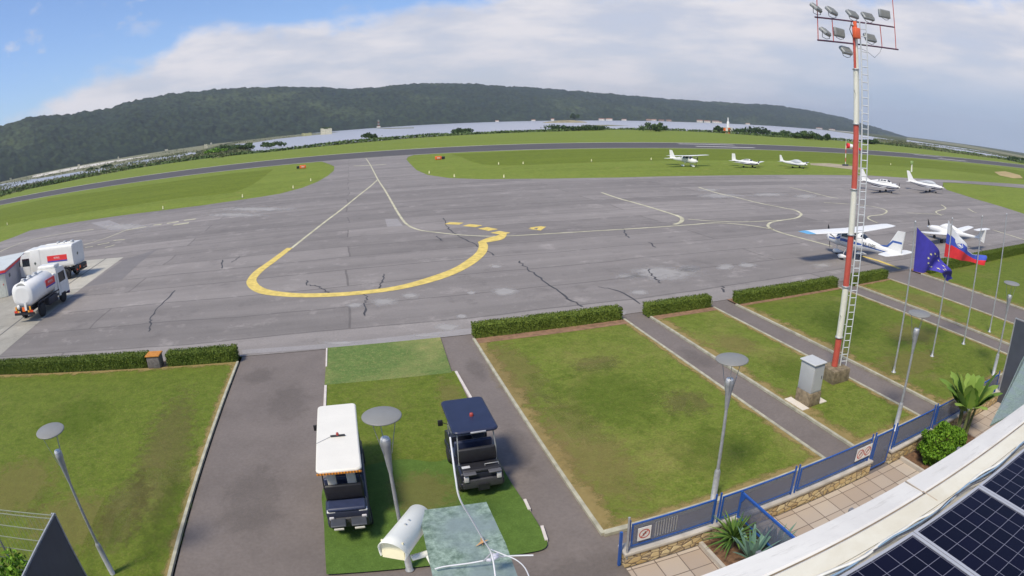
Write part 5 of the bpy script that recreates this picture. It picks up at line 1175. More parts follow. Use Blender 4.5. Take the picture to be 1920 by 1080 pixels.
    for s in (-1, 1):
        MB().box((-hl-.05, s*.85, .80), (.04, .34, .14)).build('tail_light', nmat('tail_light_red', (.75, .06, .02), .3), t)
        MB().box((-hl-.05, s*.55, .80), (.04, .16, .14)).build('marker_light', nmat('marker_amber', (.85, .35, .03), .3), t)
        MB().box((hl+.01, s*.85, .85), (.03, .30, .18)).build('headlight', nmat('headlight_glass', (.7, .72, .72), .1), t)
    if not boxy:
        MB().box((-hl-.05, -.05, .95), (.03, .30, .30)).build('hazard_plate', M_ORANGE, t)
        MB().lathe([(.001, 0), (.16, 0), (.16, .05), (.001, .05)], (-hl-.04, .45, 1.12), 18, axis=(-1, 0, 0)).build('gauge', M_WHITE, t)
        MB().box((-hl-.06, -.30, 1.12), (.03, .22, .52)).build('ladder', M_WHITE, t)
        MB().rbox((-hl+.05, .0, .98), (.20, 1.7, .28), .03).build('valve_box', M_BLACK, t)
        for q in (-.75, .75): MB().box((-hl-.06, q, 1.02), (.03, .16, .26)).build('marker_light', nmat('marker_amber', (.85, .35, .03), .3), t)
    else:
        MB().rbox((-hl+.05, .0, .95), (.35, 1.9, .36), .03).build('valve_box', M_BLACK, t); MB().box((-hl-.13, .5, .95), (.03, .25, .25)).build('hazard_plate', M_ORANGE, t)
    MB().box((hl-.1, 0, .55), (.22, 2.2, .3)).build('front_bumper', nmat('dark_violet_bumper', (.05, .03, .12), .5), t)
    return t
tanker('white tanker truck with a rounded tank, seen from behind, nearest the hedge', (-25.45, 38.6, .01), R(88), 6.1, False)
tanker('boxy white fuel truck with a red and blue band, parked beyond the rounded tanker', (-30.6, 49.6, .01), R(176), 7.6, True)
def kiosk():
    t = thing('fuel_kiosk', 'pale grey flat-roofed fuel kiosk with a red band along its roof edge', 'kiosk', (-33.4, 44.2, .01), R(18))
    MB().box((-2.0, 4.4, 1.12), (4.0, 8.8, 2.24)).build('wall', nmat('kiosk_grey', (.42, .42, .46), .6, .05, 1), t)
    MB().box((-2.0, -.012, 1.1), (4.02, .02, 2.1)).build('front_panel', nmat('kiosk_cream', (.56, .57, .48), .6, .05, 1), t)
    MB().box((-2.0, 4.4, 2.33), (4.3, 9.1, .06)).build('roof', nmat('kiosk_roof', (.55, .58, .56), .6, .08, .7), t)
    MB().box((.16, 4.4, 2.20), (.04, 9.14, .20)).box((-2.0, -.17, 2.20), (4.3, .04, .20)).build('red_fascia', M_LOGOR, t)
    MB().box((.162, 4.4, 2.06), (.04, 9.14, .07)).box((-2.0, -.172, 2.06), (4.3, .04, .07)).build('blue_fascia', M_LOGOB, t)
    d = MB().box((-.65, -.035, .98), (.9, .02, 1.9)).build('door', nmat('kiosk_door', (.60, .61, .52), .6), t); MB().box((-.32, -.06, 1.1), (.10, .03, .14)).build('handle', M_RED, d)
    MB().box((.02, 1.6, 1.55), (.03, .5, .3)).build('wall_vent', M_DSTEEL, t)
kiosk()

# ------------------------------------------------------------------ shuttle carts
def cart(label, loc, Lr, Lb, roofm, bodym, seats, trim, black):
    """nose +y; rear of the body at y = 0"""
    t = thing('shuttle_cart', label, 'shuttle cart', loc)
    W = 1.20
    bd = MB(); bd.rbox((0, Lb*.5, .42), (1.16, Lb-.1, .22), .05); bd.build('floor', bodym, t)
    # rounded nose
    ns = MB(); prof = [(Lb-.95, .35), (Lb-.05, .35), (Lb, .62), (Lb-.12, .86), (Lb-.55, 1.02), (Lb-.95, 1.05)]; n = len(prof)
    ns.add([(-.54, y, z) for y, z in prof]+[(.54, y, z) for y, z in prof], [tuple(range(n)), tuple(range(2*n-1, n-1, -1))]+[(i, (i+1) % n, n+(i+1) % n, n+i) for i in range(n)]); ns.build('nose', bodym, t)
    MB().rbox((0, .38, .62), (1.14, .62, .42), .06).build('rear_deck', bodym, t)
    MB().rbox((0, .03, .50), (1.06, .08, .30), .03).build('rear_bumper', nmat('dark_grey_bumper', (.05, .05, .055), .5), t)
    for s in (-1, 1):
        for y in (.55, Lb-.62):
            o = MB().lathe([(.10, -.10), (.22, -.10), (.25, -.06), (.25, .06), (.22, .10), (.10, .10)], (s*.50, y, .25), 20, axis=(1, 0, 0)).build('wheel', M_TYRE, t)
            MB().lathe([(.001, -.07), (.12, -.09), (.12, .09), (.001, .07)], (s*.50, y, .25), 12, axis=(1, 0, 0)).build('rim', M_STEEL, o)
            MB().tube([(s*.52, y-.33, .32), (s*.52, y-.22, .52), (s*.52, y, .58), (s*.52, y+.22, .52), (s*.52, y+.33, .32)], .06, 8).build('mudguard', bodym, t)
        tl = MB().rbox((s*.43, -.015, .68 if not black else .70), (.13, .05, .20 if black else .10), .02).build('tail_light', nmat('clear_tail_light', (.62, .60, .60), .2), t)
        for y in (.58, Lb-.75): MB().tube([(s*.50, y, .60), (s*.50, y+(.08 if y > 1 else -.05), 1.3), (s*.47, y+(-.10 if y > 1 else .05), 1.86)], .018, 8).build('roof_post', M_BLACK if not black else M_STEEL, t)
    for i, y in enumerate(seats):
        b = MB(); b.rbox((0, y, .78), (1.04, .46, .14), .05).build('seat', M_NAVY, t)
        MB().rbox((0, y-.26, 1.08), (1.04, .12, .50), .05, rot=Matrix.Rotation(R(10), 3, 'X')).build('backrest', M_NAVY, t)
    # rear-facing bench with its two cushions
    MB().rbox((0, .28, .86), (1.02, .44, .12), .05).build('rear_seat', M_BLACK if black else M_NAVY, t)
    MB().rbox((0, .56, 1.12), (1.02, .12, .46), .05).build('rear_backrest', M_BLACK, t)
    if not black:
        for s in (-1, 1):
            MB().rbox((s*.26, .62, 1.36), (.24, .10, .62), .04).build('headrest', nmat('cream_vinyl', (.58, .56, .48), .5), t)
            MB().rbox((s*.42, .14, .80), (.24, .14, .07), .03).build('armrest', nmat('pale_vinyl', (.62, .62, .60), .5), t)
            MB().rbox((s*.27, -.20, .66), (.40, .34, .05), .02).build('footrest', nmat('black_grey_plastic', (.06, .065, .075), .5), t)
            MB().rbox((s*.27, -.39, .60), (.26, .03, .06), .01).build('reflector', nmat('pale_reflector', (.62, .60, .52), .3), t)
    else:
        for s in (-1, 1): MB().rbox((s*.33, .02, .86), (.34, .20, .05), .02).build('grab_pad', nmat('grey_pad', (.10, .10, .11), .5), t)
        MB().box((0, -.045, .40), (.30, .03, .20)).build('tow_plate', M_BLACK, t)
        MB().tube([(.48, .22, .80), (.48, .22, .98), (.12, .22, .98), (.12, .22, .80)], .012, 6).build('grab_rail', M_STEEL, t); MB().rbox((-.38, .24, .94), (.22, .10, .04), .015).build('arm_pad', nmat('pale_vinyl', (.55, .55, .55), .5), t)
    MB().tube([(.25, Lb-1.0, 1.0), (.25, Lb-1.15, 1.12)], .016, 6).lathe([(.17, -.012), (.19, 0), (.17, .012)], (.25, Lb-1.17, 1.14), 18, axis=(0, -.7, .7)).build('steering_wheel', M_BLACK, t)
    ws = MB().box((0, Lb-.72, 1.42), (1.0, .012, .78), rot=Matrix.Rotation(R(8), 3, 'X')).build('windscreen', GLASS_CLEAR, t)
    # roof: shallow tray with ribs along it
    y0 = .30 if not black else .45; rf = MB(); rf.rbox((0, y0+Lr/2, 1.90), (W, Lr, .10), .045, seg=5, rc=.15)
    for x in (-.46, -.40, .40, .46) + ((-.2, .0, .2) if not black else ()): rf.rbox((x, y0+Lr/2, 1.944), (.022, Lr-.25, .010), .004, seg=2)
    rf.build('roof', roofm, t)
    if trim:
        tr = MB()
        for k in range(30): tr.box((-.565+k*.0390, y0-.004, 1.865), (.0385, .018, .05), mi=k % 2)
        tr.build('warning_trim', [nmat('trim_orange', (.80, .30, .03), .5), nmat('trim_brown', (.30, .12, .03), .5)], t)
        MB().rbox((.02, y0+Lr*.46, 1.985), (.42, .05, .05), .015).build('light_bar', M_BLACK, t)
        MB().lathe([(.04, 0), (.04, .05), (.03, .075), (.001, .08)], (.02, y0+Lr*.46, 2.0), 14).build('beacon', nmat('beacon_red', (.34, .05, .04), .4), t)
        MB().tube([(-.2, y0+Lr*.46, 1.965), (-.4, y0+Lr*.42, 1.962), (-.6, y0+Lr*.38, 1.96)], .006, 5).build('wire', M_STEEL, t)
    else:
        MB().lathe([(.055, 0), (.055, .06), (.04, .09), (.001, .10)], (.06, y0+Lr*.42, 1.95), 16).build('beacon', nmat('beacon_red', (.34, .05, .04), .4), t)
        MB().rbox((0.05, y0-.015, 1.90), (.40, .03, .05), .01).build('rear_lamp', nmat('rear_lamp_grey', (.45, .45, .47), .3), t)
    m = MB().tube([(-.52, Lb-.85, 1.45), (-.66, Lb-.80, 1.50)], .012, 6).build('mirror_arm', M_BLACK, t); MB().rbox((-.72, Lb-.80, 1.50), (.14, .05, .20), .02).build('mirror', M_BLACK, t)
    return t
def clear_glass():
    t = NT('clear_glass'); t.color((.75, .82, .82)).set(.05); tr = t.n.new('ShaderNodeBsdfTransparent'); ms = t.n.new('ShaderNodeMixShader'); ms.inputs[0].default_value = .25
    t.L.new(tr.outputs[0], ms.inputs[1]); t.L.new(t.b.outputs[0], ms.inputs[2]); t.L.new(ms.outputs[0], t.out.inputs[0]); return t.m
GLASS_CLEAR = clear_glass()
cart('long shuttle cart with a white roof and orange trimmed edge', (-1.17, 12.35, .06), 3.75, 4.3, nmat('roof_white', (.77, .74, .65), .4, .03, 2), nmat('cart_dark_body', (.03, .035, .06), .4, .1, 3), [1.25, 2.1, 2.95], True, False)
cart('short shuttle cart with a navy blue roof and red beacon', (2.60, 13.35, .06), 2.05, 2.75, nmat('roof_navy', (.020, .026, .060), .38, .12, 3), nmat('cart_black_body', (.016, .018, .03), .4, .1, 3), [1.35], False, True)
for _o in bpy.data.objects:
    if _o.name == 'shuttle_cart.001': _o.scale = (1.06, 1, 1)

# ------------------------------------------------------------------ airfield furniture
def guidance(label, px, py, w, mirror):
    x, y = P2(px, py, -.2); t = thing('guidance_sign', label, 'sign', (x, y, -.05), R(6))
    MB().rbox((0, 0, .55), (w, .5, .85), .05).build('panel', nmat('guidance_orange', (.85, .15, .03), .5), t)
    MB().rbox(((w/2+.5)*mirror, 0, .5), (.8, .45, .7), .05).build('end_box', M_BLACK, t)
    for k in (-1, 1): MB().cyl((k*w*.35, 0, 0), (k*w*.35, 0, .2), .05, n=8).build('foot', M_DSTEEL, t)
    MB().box((0, -.26, .55), (w*.5, .01, .3)).build('pale_patch', nmat('sign_pale', (.8, .6, .5), .5), t)
guidance('orange guidance sign left of the taxiway mouth', 568, 317.5, 1.7, -1); guidance('orange guidance sign right of the taxiway mouth', 822, 301, 1.7, 1)
CONES = [(935, 310), (981, 309), (1109, 304), (1221, 301), (945, 335), (852, 334), (805, 327), (583, 341), (550, 355), (455, 372), (306, 394), (14, 423), (1670, 310)]
CL = ['left one of two pale markers at the edge of the long grass', 'right one of two pale markers at the edge of the long grass', 'pale marker in the middle of the long grass edge', 'pale marker left of the leftmost aeroplane', 'pale marker at the apron edge near the middle', 'pale marker on the apron edge below the right guidance sign', 'pale marker in the curve right of the taxiway mouth', 'pale marker in the curve left of the taxiway mouth', 'pale marker on the apron edge below the left guidance sign', 'pale marker on the left apron edge above the broad faded stain', 'pale marker on the apron edge beyond the dashed lines', 'pale marker on the grass at the left picture edge', 'pale marker on the long grass between mast and wind cone pole']
cone0 = None
for (px, py), lb in zip(CONES, CL):
    x, y = P2(px, py, -.2)
    if cone0 is None:
        cone0 = thing('edge_marker', lb, 'marker', (x, y, -.05), 0, 'edge markers around the apron')
        MB().lathe([(.16, 0), (.13, .05), (.08, .5), (.05, .55), (.001, .57)], n=14).build('body', nmat('marker_yellow', (.70, .66, .36), .5), cone0); MB().lathe([(.24, 0), (.24, .05), (.15, .06)], n=14).build('foot', M_DSTEEL, cone0)
        o = cone0
    else: o = copy_tree(cone0)
    o.location = (x, y, -.05); o['label'] = lb
def windsock():
    x, y = P2(1585, 311); t = thing('windsock', 'red and white windsock on a striped pole behind the mast', 'windsock', (x, y, -.3)); f = 9.0
    for k in range(5): MB().cyl((0, 0, .3+k*1.15), (0, 0, .3+(k+1)*1.15), .12, n=10).build('pole_section', M_RED if k % 2 else M_CREAM, t)
    MB().cyl((0, 0, 5.9), (0, 0, 8.4), .05, n=8).build('top_rod', M_WHITE, t)
    MB().box((0, 0, .4), (2.2, .5, .8)).build('base_box', M_DSTEEL, t)
    d = Vector((.80, -.50, 0)); p = Vector((.2, -.1, 6.0)); L0 = 4.6
    for k in range(5):
        a = p+d*(L0*k/5)+Vector((0, 0, -.85*(k/5)**1.6)); b = p+d*(L0*(k+1)/5)+Vector((0, 0, -.85*((k+1)/5)**1.6))
        MB().cyl(a, b, (.58-.07*k)*1.35, (.58-.07*(k+1))*1.35, 14, cap=False).build('sock_band', M_FRED if k % 2 == 0 else M_FWHITE, t)
windsock()
flat('gravel_patch', [P2(*p) for p in [(1519, 306), (1555, 306), (1600, 311), (1625, 317), (1600, 318), (1560, 313), (1520, 309)]], -.028, nmat('pale_gravel', (.36, .30, .20), .95, .2, .3))
flat('gravel_patch', [P2(*p) for p in [(1864, 322), (1885, 321), (1912, 328), (1918, 334), (1900, 334), (1875, 329)]], -.028, nmat('dry_earth', (.40, .30, .13), .95, .25, .1))
def beacon_hut():
    x, y = P2(1365, 249); s = 1.35; t = thing('beacon_hut', 'orange and white hut with a white mast on top by the lagoon', 'hut', (x, y, -.4), -math.atan2(x, y), None, s)
    for k in range(4): MB().box((-2.4+1.6*k, 0, 1.9), (1.6, 3, 3.8)).build('wall', M_ORANGE if k % 2 == 0 else M_CREAM, t)
    MB().box((0, 0, 3.9), (6.8, 3.4, .25)).build('roof', M_CREAM, t); MB().lathe([(1.0, 4), (.9, 7.5), (.35, 8.6), (.3, 10.5), (.001, 10.8)], n=12).build('radome', M_WHITE, t)
beacon_hut()
def post(label, px, py, h, r):
    x, y = P2(px, py); t = thing('navigation_post', label, 'post', (x, y, -.4)); MB().cyl((0, 0, 0), (0, 0, h), r, n=10).build('shaft', M_WHITE, t); MB().cyl((0, 0, h), (0, 0, h+.3), r*1.3, n=10).build('cap', M_STEEL, t)
post('white navigation post at the lagoon edge behind the taxiway', 716, 263, 3.4, .45)
def lagoon_mast():
    x, y = far2(710, 240); s = 2.7; t = thing('lattice_mast', 'red and white lattice mast on a pale platform in the lagoon', 'mast', (x, y, -.5), 0, None, 1.6)
    MB().rbox((0, 0, 2.6), (9, 6, 3.2), .2).build('platform', nmat('platform_white', (.72, .68, .58), .8), t)
    for k in range(4):
        m = MB(); z0, z1 = 4.2+k*3.6, 4.2+(k+1)*3.6
        for a, b in ((-1.3, -1), (1.3, -1), (1.3, 1), (-1.3, 1)): m.cyl((a, b, z0), (a, b, z1), .22, n=5)
        m.cyl((-1.3, -1, z0), (1.3, -1, z1), .14, n=4); m.cyl((1.3, -1, z0), (-1.3, -1, z1), .14, n=4); m.build('lattice_section', M_RED if k % 2 == 0 else M_WHITE, t)
    MB().cyl((0, 0, 18), (0, 0, 22), .15, n=6).build('rod', M_STEEL, t)
    for a in (-3.5, 0, 3.5): MB().cyl((a, 0, -.4), (a, 0, 1.2), .35, n=8).build('pile', M_STEEL, t)
lagoon_mast()
def antenna():
    x, y = P2(1709, 322); t = thing('antenna_post', 'green and white antenna post on the grass behind the silver-covered aeroplane', 'antenna', (x, y, -.3))
    MB().cyl((0, 0, 0), (0, 0, 2.4), .30, .22, 10).build('shaft', M_CREAM, t); MB().rbox((0, 0, 2.9), (.9, .5, 1.0), .1).build('antenna_box', nmat('antenna_green', (.30, .42, .16), .6), t)
antenna()

# ------------------------------------------------------------------ the terminal roof below the camera
M_PARA = NT('parapet_white'); _n = M_PARA.noise(.9, 7, .65, dist=.6); _m = M_PARA.noise(5, 7, .8, vec=M_PARA.mapping(scale=(.35, 3, 1)))
_c = M_PARA.mix(M_PARA.rng(_n, .30, .72), (.58, .56, .52), (.72, .70, .64)); _c = M_PARA.mix(M_PARA.math('MULTIPLY', M_PARA.rng(_m, .54, .72), .6), _c, (.36, .34, .30))
M_PARA.color(_c).set(.65); M_PARA.bump(M_PARA.noise(14, 4), .15, .01); M_PARA = M_PARA.m
CREAMY = NT('cream_band'); _n = CREAMY.noise(1.6, 7, .7, dist=.5); CREAMY.color(CREAMY.mix(CREAMY.rng(_n, .3, .72), (.60, .55, .42), (.72, .69, .57))).set(.7); CREAMY = CREAMY.m
def terminal():
    t = thing('terminal_building', 'terminal building with a white parapet, seen from its own roof', 'building', (0, 0, 0))
    MB().box((8.0, -6.75, 3.45), (34, 17.5, 6.7)).build('wall', nmat('terminal_render', (.60, .58, .52), .9, .08, .5), t)
    # broad sloping outer face, raised inner band, flat roof deck
    X0, X1 = -9.0, 25.0
    OUT = 2.335
    prof = [(2.16, 6.85), (OUT, 7.15), (OUT-.015, 7.20), (2.10, 7.215), (2.075, 7.195), (2.05, 7.215), (1.86, 7.20), (1.82, 7.05), (1.80, 6.8), (2.2, 6.8)]
    n = len(prof); nx = 40; vs = [(X0+(X1-X0)*i/nx, y, z) for i in range(nx+1) for y, z in prof]
    MB().add(vs, [(i*n+j, i*n+(j+1) % n, (i+1)*n+(j+1) % n, (i+1)*n+j) for i in range(nx) for j in range(n)], 0).build('parapet', M_PARA, t)
    MB().box((8.0, 1.955, 7.2195), (33.9, .176, .006)).build('inner_band', CREAMY, t); MB().box((8.0, 2.075, 7.2), (33.9, .012, .008)).build('groove', nmat('groove_brown', (.22, .17, .11), .9, .3, 6), t)  # groove: thin dark brown strip along the parapet
    MB().box((8.0, -6.7, 6.86), (34, 17.0, .14)).build('roof_deck', nmat('roof_membrane', (.55, .55, .50), .8, .12, 1), t)
    for x in (3.95, 9.0): MB().box((x, 2.20, 7.214), (.010, .22, .006)).box((x, 2.0, 7.222), (.010, .18, .006)).build('joint', nmat('joint_stain', (.42, .34, .25), .9), t)
    gt = MB().tube([(X0, OUT+.012, 7.09), (X1, OUT+.012, 7.09)], .016, 6).build('drip_edge', M_STEEL, t)
    for x in (2.32, 3.28, 4.95): MB().rbox((x, OUT+.01, 7.16), (.045, .04, .05), .008).build('clip', nmat('clip_grey', (.20, .20, .21), .5), t)
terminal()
def cables():
    r = random.Random(3)
    labs = ['white cable along the inner parapet edge beside the solar panels', 'blue-grey cable lying beside the solar panels', 'thin dark cable nearest the solar panels']
    for k, (c, rad) in enumerate((((.72, .70, .62), .014), ((.22, .32, .42), .010), ((.08, .08, .09), .006))):
        pts = [(2.0+i*.16, 1.845-.022*k+.018*math.sin(i*.9+k)+r.uniform(-.010, .010), 7.222+.008*k+(.012*math.sin(i*.5+k))) for i in range(34)]
        tag(MB().tube(spline(pts, 3), rad, 6).build('cable', nmat('cable_sheath', c, .5)), labs[k], 'cable')
cables()
def panel_mat():
    t = NT('solar_cells'); br = t.n.new('ShaderNodeTexBrick'); t.L.new(t.mapping(loc=(0, 0, 0)), br.inputs['Vector'])
    br.inputs['Scale'].default_value = 1; br.inputs['Brick Width'].default_value = .1585; br.inputs['Row Height'].default_value = .1585; br.offset = 0; br.inputs['Mortar Size'].default_value = .003; br.inputs['Mortar Smooth'].default_value = .2
    br.inputs['Color1'].default_value = (.003, .003, .010, 1); br.inputs['Color2'].default_value = (.005, .0045, .016, 1); br.inputs['Mortar'].default_value = (.17, .17, .21, 1)
    t.color(br.outputs['Color']).set(.35, 0, .18); return t.m
M_CELL = panel_mat()
PL = ['solar panel at the bottom edge, leftmost of the row', 'solar panel in the middle of the row', 'solar panel at the right picture edge of the row', 'solar panel right of the picture-edge one']
def solar(label, x0, y1, rowlab=None):
    t = thing('solar_panel', label, 'solar panel', (x0+.025, y1-.020-1.60, 7.22), 0, 'solar panels on the terminal roof')
    W, H = .951+.01, 1.585+.012
    MB().box((W/2, H/2, 0), (W, H, .030)).build('cells', M_CELL, t)
    f = MB(); fw = .028
    f.box((W/2, H+fw/2, 0), (W+2*fw, fw, .044)).box((W/2, -fw/2, 0), (W+2*fw, fw, .044)).box((-fw/2, H/2, 0), (fw, H, .044)).box((W+fw/2, H/2, 0), (fw, H, .044)); f.build('frame', nmat('aluminium_frame', (.50, .50, .51), .4, .05, 3, metal=.3), t)
    for q in (.25, .75): MB().box((W/2, H*q, -.10), (W-.1, .05, .16)).build('support_rail', M_STEEL, t)
for k, x in enumerate((2.40, 3.425, 4.45, 5.475)): solar(PL[k], x, 1.76)
for k, (x, lb) in enumerate(((2.40, 'solar panel of the lower row at its left end'), (3.425, 'solar panel of the lower row, second from its left end'), (4.45, 'solar panel of the lower row cut by the lower right corner'))): solar(lb, x, .09)

def mint_glass(name, label, pts, th, cat='canopy'):
    t = NT('weathered_glass'); n1 = t.noise(38, 8, .75); n2 = t.noise(5, 3)
    t.color(t.mix(t.rng(n2, .42, .60), t.mix(t.rng(n1, .38, .64), (.12, .18, .13), (.36, .46, .37)), (.23, .29, .275))).set(.35)
    tr = t.n.new('ShaderNodeBsdfTransparent'); ms = t.n.new('ShaderNodeMixShader'); t.L.new(t.rng(n1, .3, .6, .80, .96), ms.inputs[0])
    t.L.new(tr.outputs[0], ms.inputs[1]); t.L.new(t.b.outputs[0], ms.inputs[2]); t.L.new(ms.outputs[0], t.out.inputs[0])
    n = len(pts); pts = [Vector(p) for p in pts]; dn = Vector((0, 0, -th))
    o = MB().add(pts+[p+dn for p in pts], [tuple(range(n)), tuple(range(2*n-1, n-1, -1))]+[(i, (i+1) % n, n+(i+1) % n, n+i) for i in range(n)]).build(name, t.m)
    return tag(o, label, cat)
GZ = 8.72
mint_glass('glass_sheet', 'weathered mint green glass sheet below the camera, beside the white housing', [P(785, 957, GZ), P(912, 941, GZ), P(948, 1018, GZ), P(978, 1100, GZ), P(818, 1110, GZ)], .010, 'glass sheet')
mint_glass('glass_fin', 'pale mint glass canopy sticking out past the right end of the parapet', [P(1856, 797, 7.0), P(1913, 680, 6.4), P(1960, 590, 6.0), P(2080, 640, 6.0), P(2000, 720, 6.8)], .02)
def leaf_litter():
    t = thing('dead_leaf', 'curled dry brown leaf lying on the glass sheet', 'leaf', (0, 0, 0)); c = P(904, 1020, GZ+.004)
    mb = MB(); 
    for ox, oy, L_, a in ((0, 0, .026, 20), (.004, .014, .024, 80)):
        d = Vector((math.cos(R(a)), math.sin(R(a)), .1)); s = Vector((-d.y, d.x, 0)); b = c+Vector((ox, oy, .004))
        mb.add([b-d*L_, b-s*L_*.25+Vector((0, 0, .006)), b+d*L_, b+s*L_*.25+Vector((0, 0, .004))], [(0, 1, 2), (0, 2, 3)])
    mb.build('blade', nmat('dry_leaf', (.50, .30, .14), .9, .2, 30), t)
leaf_litter()
def cctv():
    a = P(788, 964, 8.68); b = P(736, 1032, 8.74); d = (b-a).normalized(); c = (a+b)/2; ln = (b-a).length
    x = d; z = (Vector((0, 0, 1))-x*x.z).normalized(); y = z.cross(x); Q = Matrix((x, y, z)).transposed()
    t = thing('security_camera', 'white security camera housing pointing down to the left', 'camera', c); t.rotation_euler = Q.to_euler()
    hw, hh = .041, .038; n = 18
    def shell(x0, x1, w, h, a0=-90, a1=270, th=0):
        pass
    # body: rounded box; hood: arched shell that overhangs the front
    bd = MB(); bd.rbox((0, 0, 0), (ln*.96, hw*2-.02, hh*2-.02), .03, rot=Matrix.Identity(3)); bd.build('body', nmat('camera_cream', (.70, .68, .52), .4, .03, 6), t)
    hd = MB(); vs = []; m = 16
    for xx, sc in ((-ln*.5, .86), (-ln*.46, 1.0), (0, 1.0), (ln*.42, 1.02), (ln*.515, 1.03)):
        for rr in (1.0, .955):
            for k in range(m+1):
                an = R(-28+236*k/m); vs.append((xx+(.10*max(0, math.sin(an))*ln if xx > ln*.5 else 0), math.cos(an)*hw*1.12*sc*rr, math.sin(an)*hh*1.30*sc*rr-.004))
    N = m+1; fs = []
    for i in range(4):
        for k in range(m):
            o = i*2*N; fs.append((o+k, o+k+1, o+2*N+k+1, o+2*N+k)); fs.append((o+N+k+1, o+N+k, o+3*N+k, o+3*N+k+1))
    for o in (0, 8*N):
        for k in range(m): fs.append((o+k, o+k+1, o+N+k+1, o+N+k))
    for k in range(m): fs.append((0, k, k+1)) if False else None
    hd.add(vs, fs, 0, True); hd.add([vs[k] for k in range(m+1)], [tuple(range(m+1))]); hd.build('sunshade', nmat('camera_white', (.76, .76, .68), .35, .03, 6), t)
    MB().box((ln*.485, 0, 0), (.006, hw*1.85, hh*1.75)).build('front_window', nmat('yellowed_front', (.74, .68, .45), .3), t)
    for q in (0, .035): MB().lathe([(.004, 0), (.004, .002), (.001, .003)], (q, .01, hh*1.30-.003), 10).build('screw', M_STEEL, t)
    p0 = P(772, 1046, 8.66); p1 = P(806, 1036, 8.66); p2 = P(830, 1110, 8.62); M4 = t.matrix_basis.inverted() if False else (Matrix.Translation(c) @ Q.to_4x4()).inverted()
    MB().tube([M4 @ p0, M4 @ p1], .011, 10).tube([M4 @ P(800, 1040, 8.655), M4 @ P(812, 1062, 8.64), M4 @ p2], .007, 8).build('bracket', nmat('bracket_white', (.70, .70, .66), .4, .05, 8), t)
cctv()
M_WCAB = nmat('white_cable', (.62, .62, .62), .5, .08, 20)
def near_cable(label, pts, rr):
    tag(MB().tube(spline([P(x, y, z) for x, y, z in pts], 8), rr, 8).build('cable', M_WCAB), label, 'cable')
near_cable('white cable rising from the glass sheet past the navy-roofed cart', [(844, 820, 9.25), (849, 858, 9.22), (854, 895, 9.18), (862, 935, 9.12), (885, 975, 9.02), (905, 1010, 8.92), (922, 1040, 8.85), (930, 1090, 8.8)], .0024)
near_cable('white cable lying across the glass sheet from left to right', [(815, 1067, 8.735), (835, 1062, 8.74), (880, 1056, 8.75), (912, 1050, 8.76), (935, 1044, 8.78), (965, 1042, 8.78), (1000, 1041, 8.78)], .0026)
near_cable('thin cable curving down right of the glass sheet', [(920, 1030, 8.85), (945, 1040, 8.84), (968, 1050, 8.84), (985, 1066, 8.84), (997, 1095, 8.84)], .0018)
tj = thing('cable_joint', 'knotted cable clamp where the white cables cross', 'clamp', P(924, 1045, 8.80))
jm = MB(); rj = random.Random(5)
for k in range(6): jm.rbox((rj.uniform(-.014, .014), rj.uniform(-.009, .009), rj.uniform(-.006, .006)), (.016, .011, .010), .003, rz=rj.uniform(0, 3))
jm.build('clamp_body', nmat('grey_clamp', (.50, .50, .56), .4), tj); MB().tube([(-.03, -.01, 0), (0, .012, .01), (.03, -.008, 0)], .003, 6).build('tie', M_STEEL, tj)

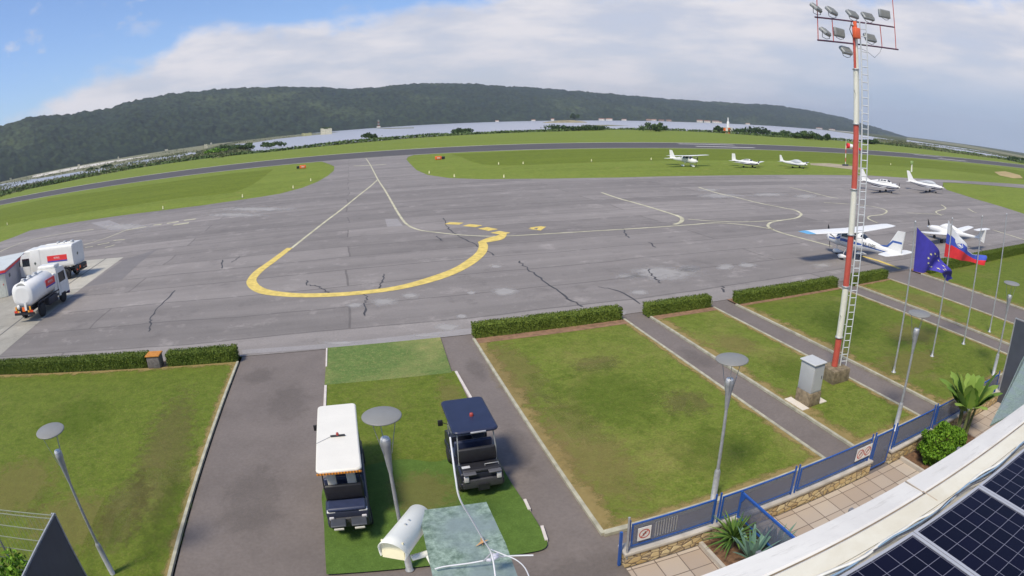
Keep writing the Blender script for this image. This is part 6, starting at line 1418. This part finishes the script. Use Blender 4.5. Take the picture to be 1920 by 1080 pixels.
# grey privacy screens at both ends of the terrace, wire fence and creeper at the left
M_SCREEN = nmat('grey_screen', (.075, .085, .105), .45, .12, 1.5)
def screen(label, x, h, y0, y1, mesh=False):
    t = thing('privacy_screen', label, 'screen', (x, 0, 0)); ln = y1-y0; k = 3
    for i in range(k):
        a = y0+ln*i/k+.03; b = y0+ln*(i+1)/k-.03; MB().box((0, (a+b)/2, h/2), (.03, b-a, h-.08)).build('panel', M_SCREEN, t)
    for i in range(k+1): MB().box((0, y0+ln*i/k, h/2), (.055, .055, h)).build('post', M_STEEL, t)
    MB().box((0, (y0+y1)/2, h+.004), (.04, ln, .035)).build('top_rail', M_STEEL, t)
screen('dark grey privacy screen at the bottom left corner', -7.9, 3.1, 2.9, 9.45)
screen('tall dark grey screen at the right picture edge', 22.4, 3.6, 2.9, 9.4)
def wire_fence():
    t = thing('wire_fence', 'pale wire mesh fence running left from the grey screen', 'fence', (0, 9.45, 0)); w = MB()
    for z in (.5, .85, 1.2, 1.55, 1.9, 2.25, 2.6, 2.95, 3.05): w.box((-13.0, 0, z), (10.1, .012, .022))
    for k in range(68): w.box((-18.0+k*.15, .01, 1.75), (.006, .006, 2.6))
    w.build('wires', nmat('pale_wire', (.34, .37, .28), .6), t)
    for k in range(5): MB().box((-17.9+k*2.48, 0, 1.55), (.05, .05, 3.1)).build('post', M_STEEL, t)
wire_fence()
def creeper():
    r = np.random.default_rng(31); n = 5200; t = thing('creeper', 'dense green creeper growing behind the grey screen at the bottom left', 'plant', (-9.1, 7.2, 0))
    c = np.column_stack([r.normal(size=n)*.55, r.uniform(-3.0, 1.3, n), 0*r.random(n)]); top = 2.6+.4*np.sin(c[:, 1]*2.3)+.3*np.sin(c[:, 0]*4); c[:, 2] = top*(1-.5*(np.abs(c[:, 0])/1.5))*(r.random(n)**.35)
    leaf_object('foliage', leaves(c, .07, r), M_LEAF_L, t); st = MB()
    for k in range(6): st.tube([(0, -2.6+k*.7, 0), (.05, -2.6+k*.7, 1.2), (-.05, -2.5+k*.7, 2.2)], [.03, .025, .01], 5)
    st.build('stems', M_BARK, t)
creeper()
mint_glass('glass_canopy', 'grey-green glass canopy in the bottom left corner', [(-9.6, 7.6, 2.9), (-10.6, 9.0, 2.9), (-14, 9.0, 2.9), (-14, 4.5, 2.9), (-9.2, 4.5, 2.9), (-9.0, 6.2, 2.9)], .02)

# ------------------------------------------------------------------ the hazy summer air
def haze():
    t = bpy.data.materials.new('pale_air'); t.use_nodes = True; n = t.node_tree.nodes; n.clear(); o = n.new('ShaderNodeOutputMaterial'); v = n.new('ShaderNodeVolumePrincipled')
    t.node_tree.links.new(v.outputs[0], o.inputs['Volume']); v.inputs['Color'].default_value = (.84, .90, 1.0, 1); v.inputs['Density'].default_value = HAZE; v.inputs['Anisotropy'].default_value = .2
    h = MB().box((0, 3750, 199.2), (18100, 10600, 401.6)).build('haze', t); tag(h, kind='stuff')
HAZE = 8e-5
haze()
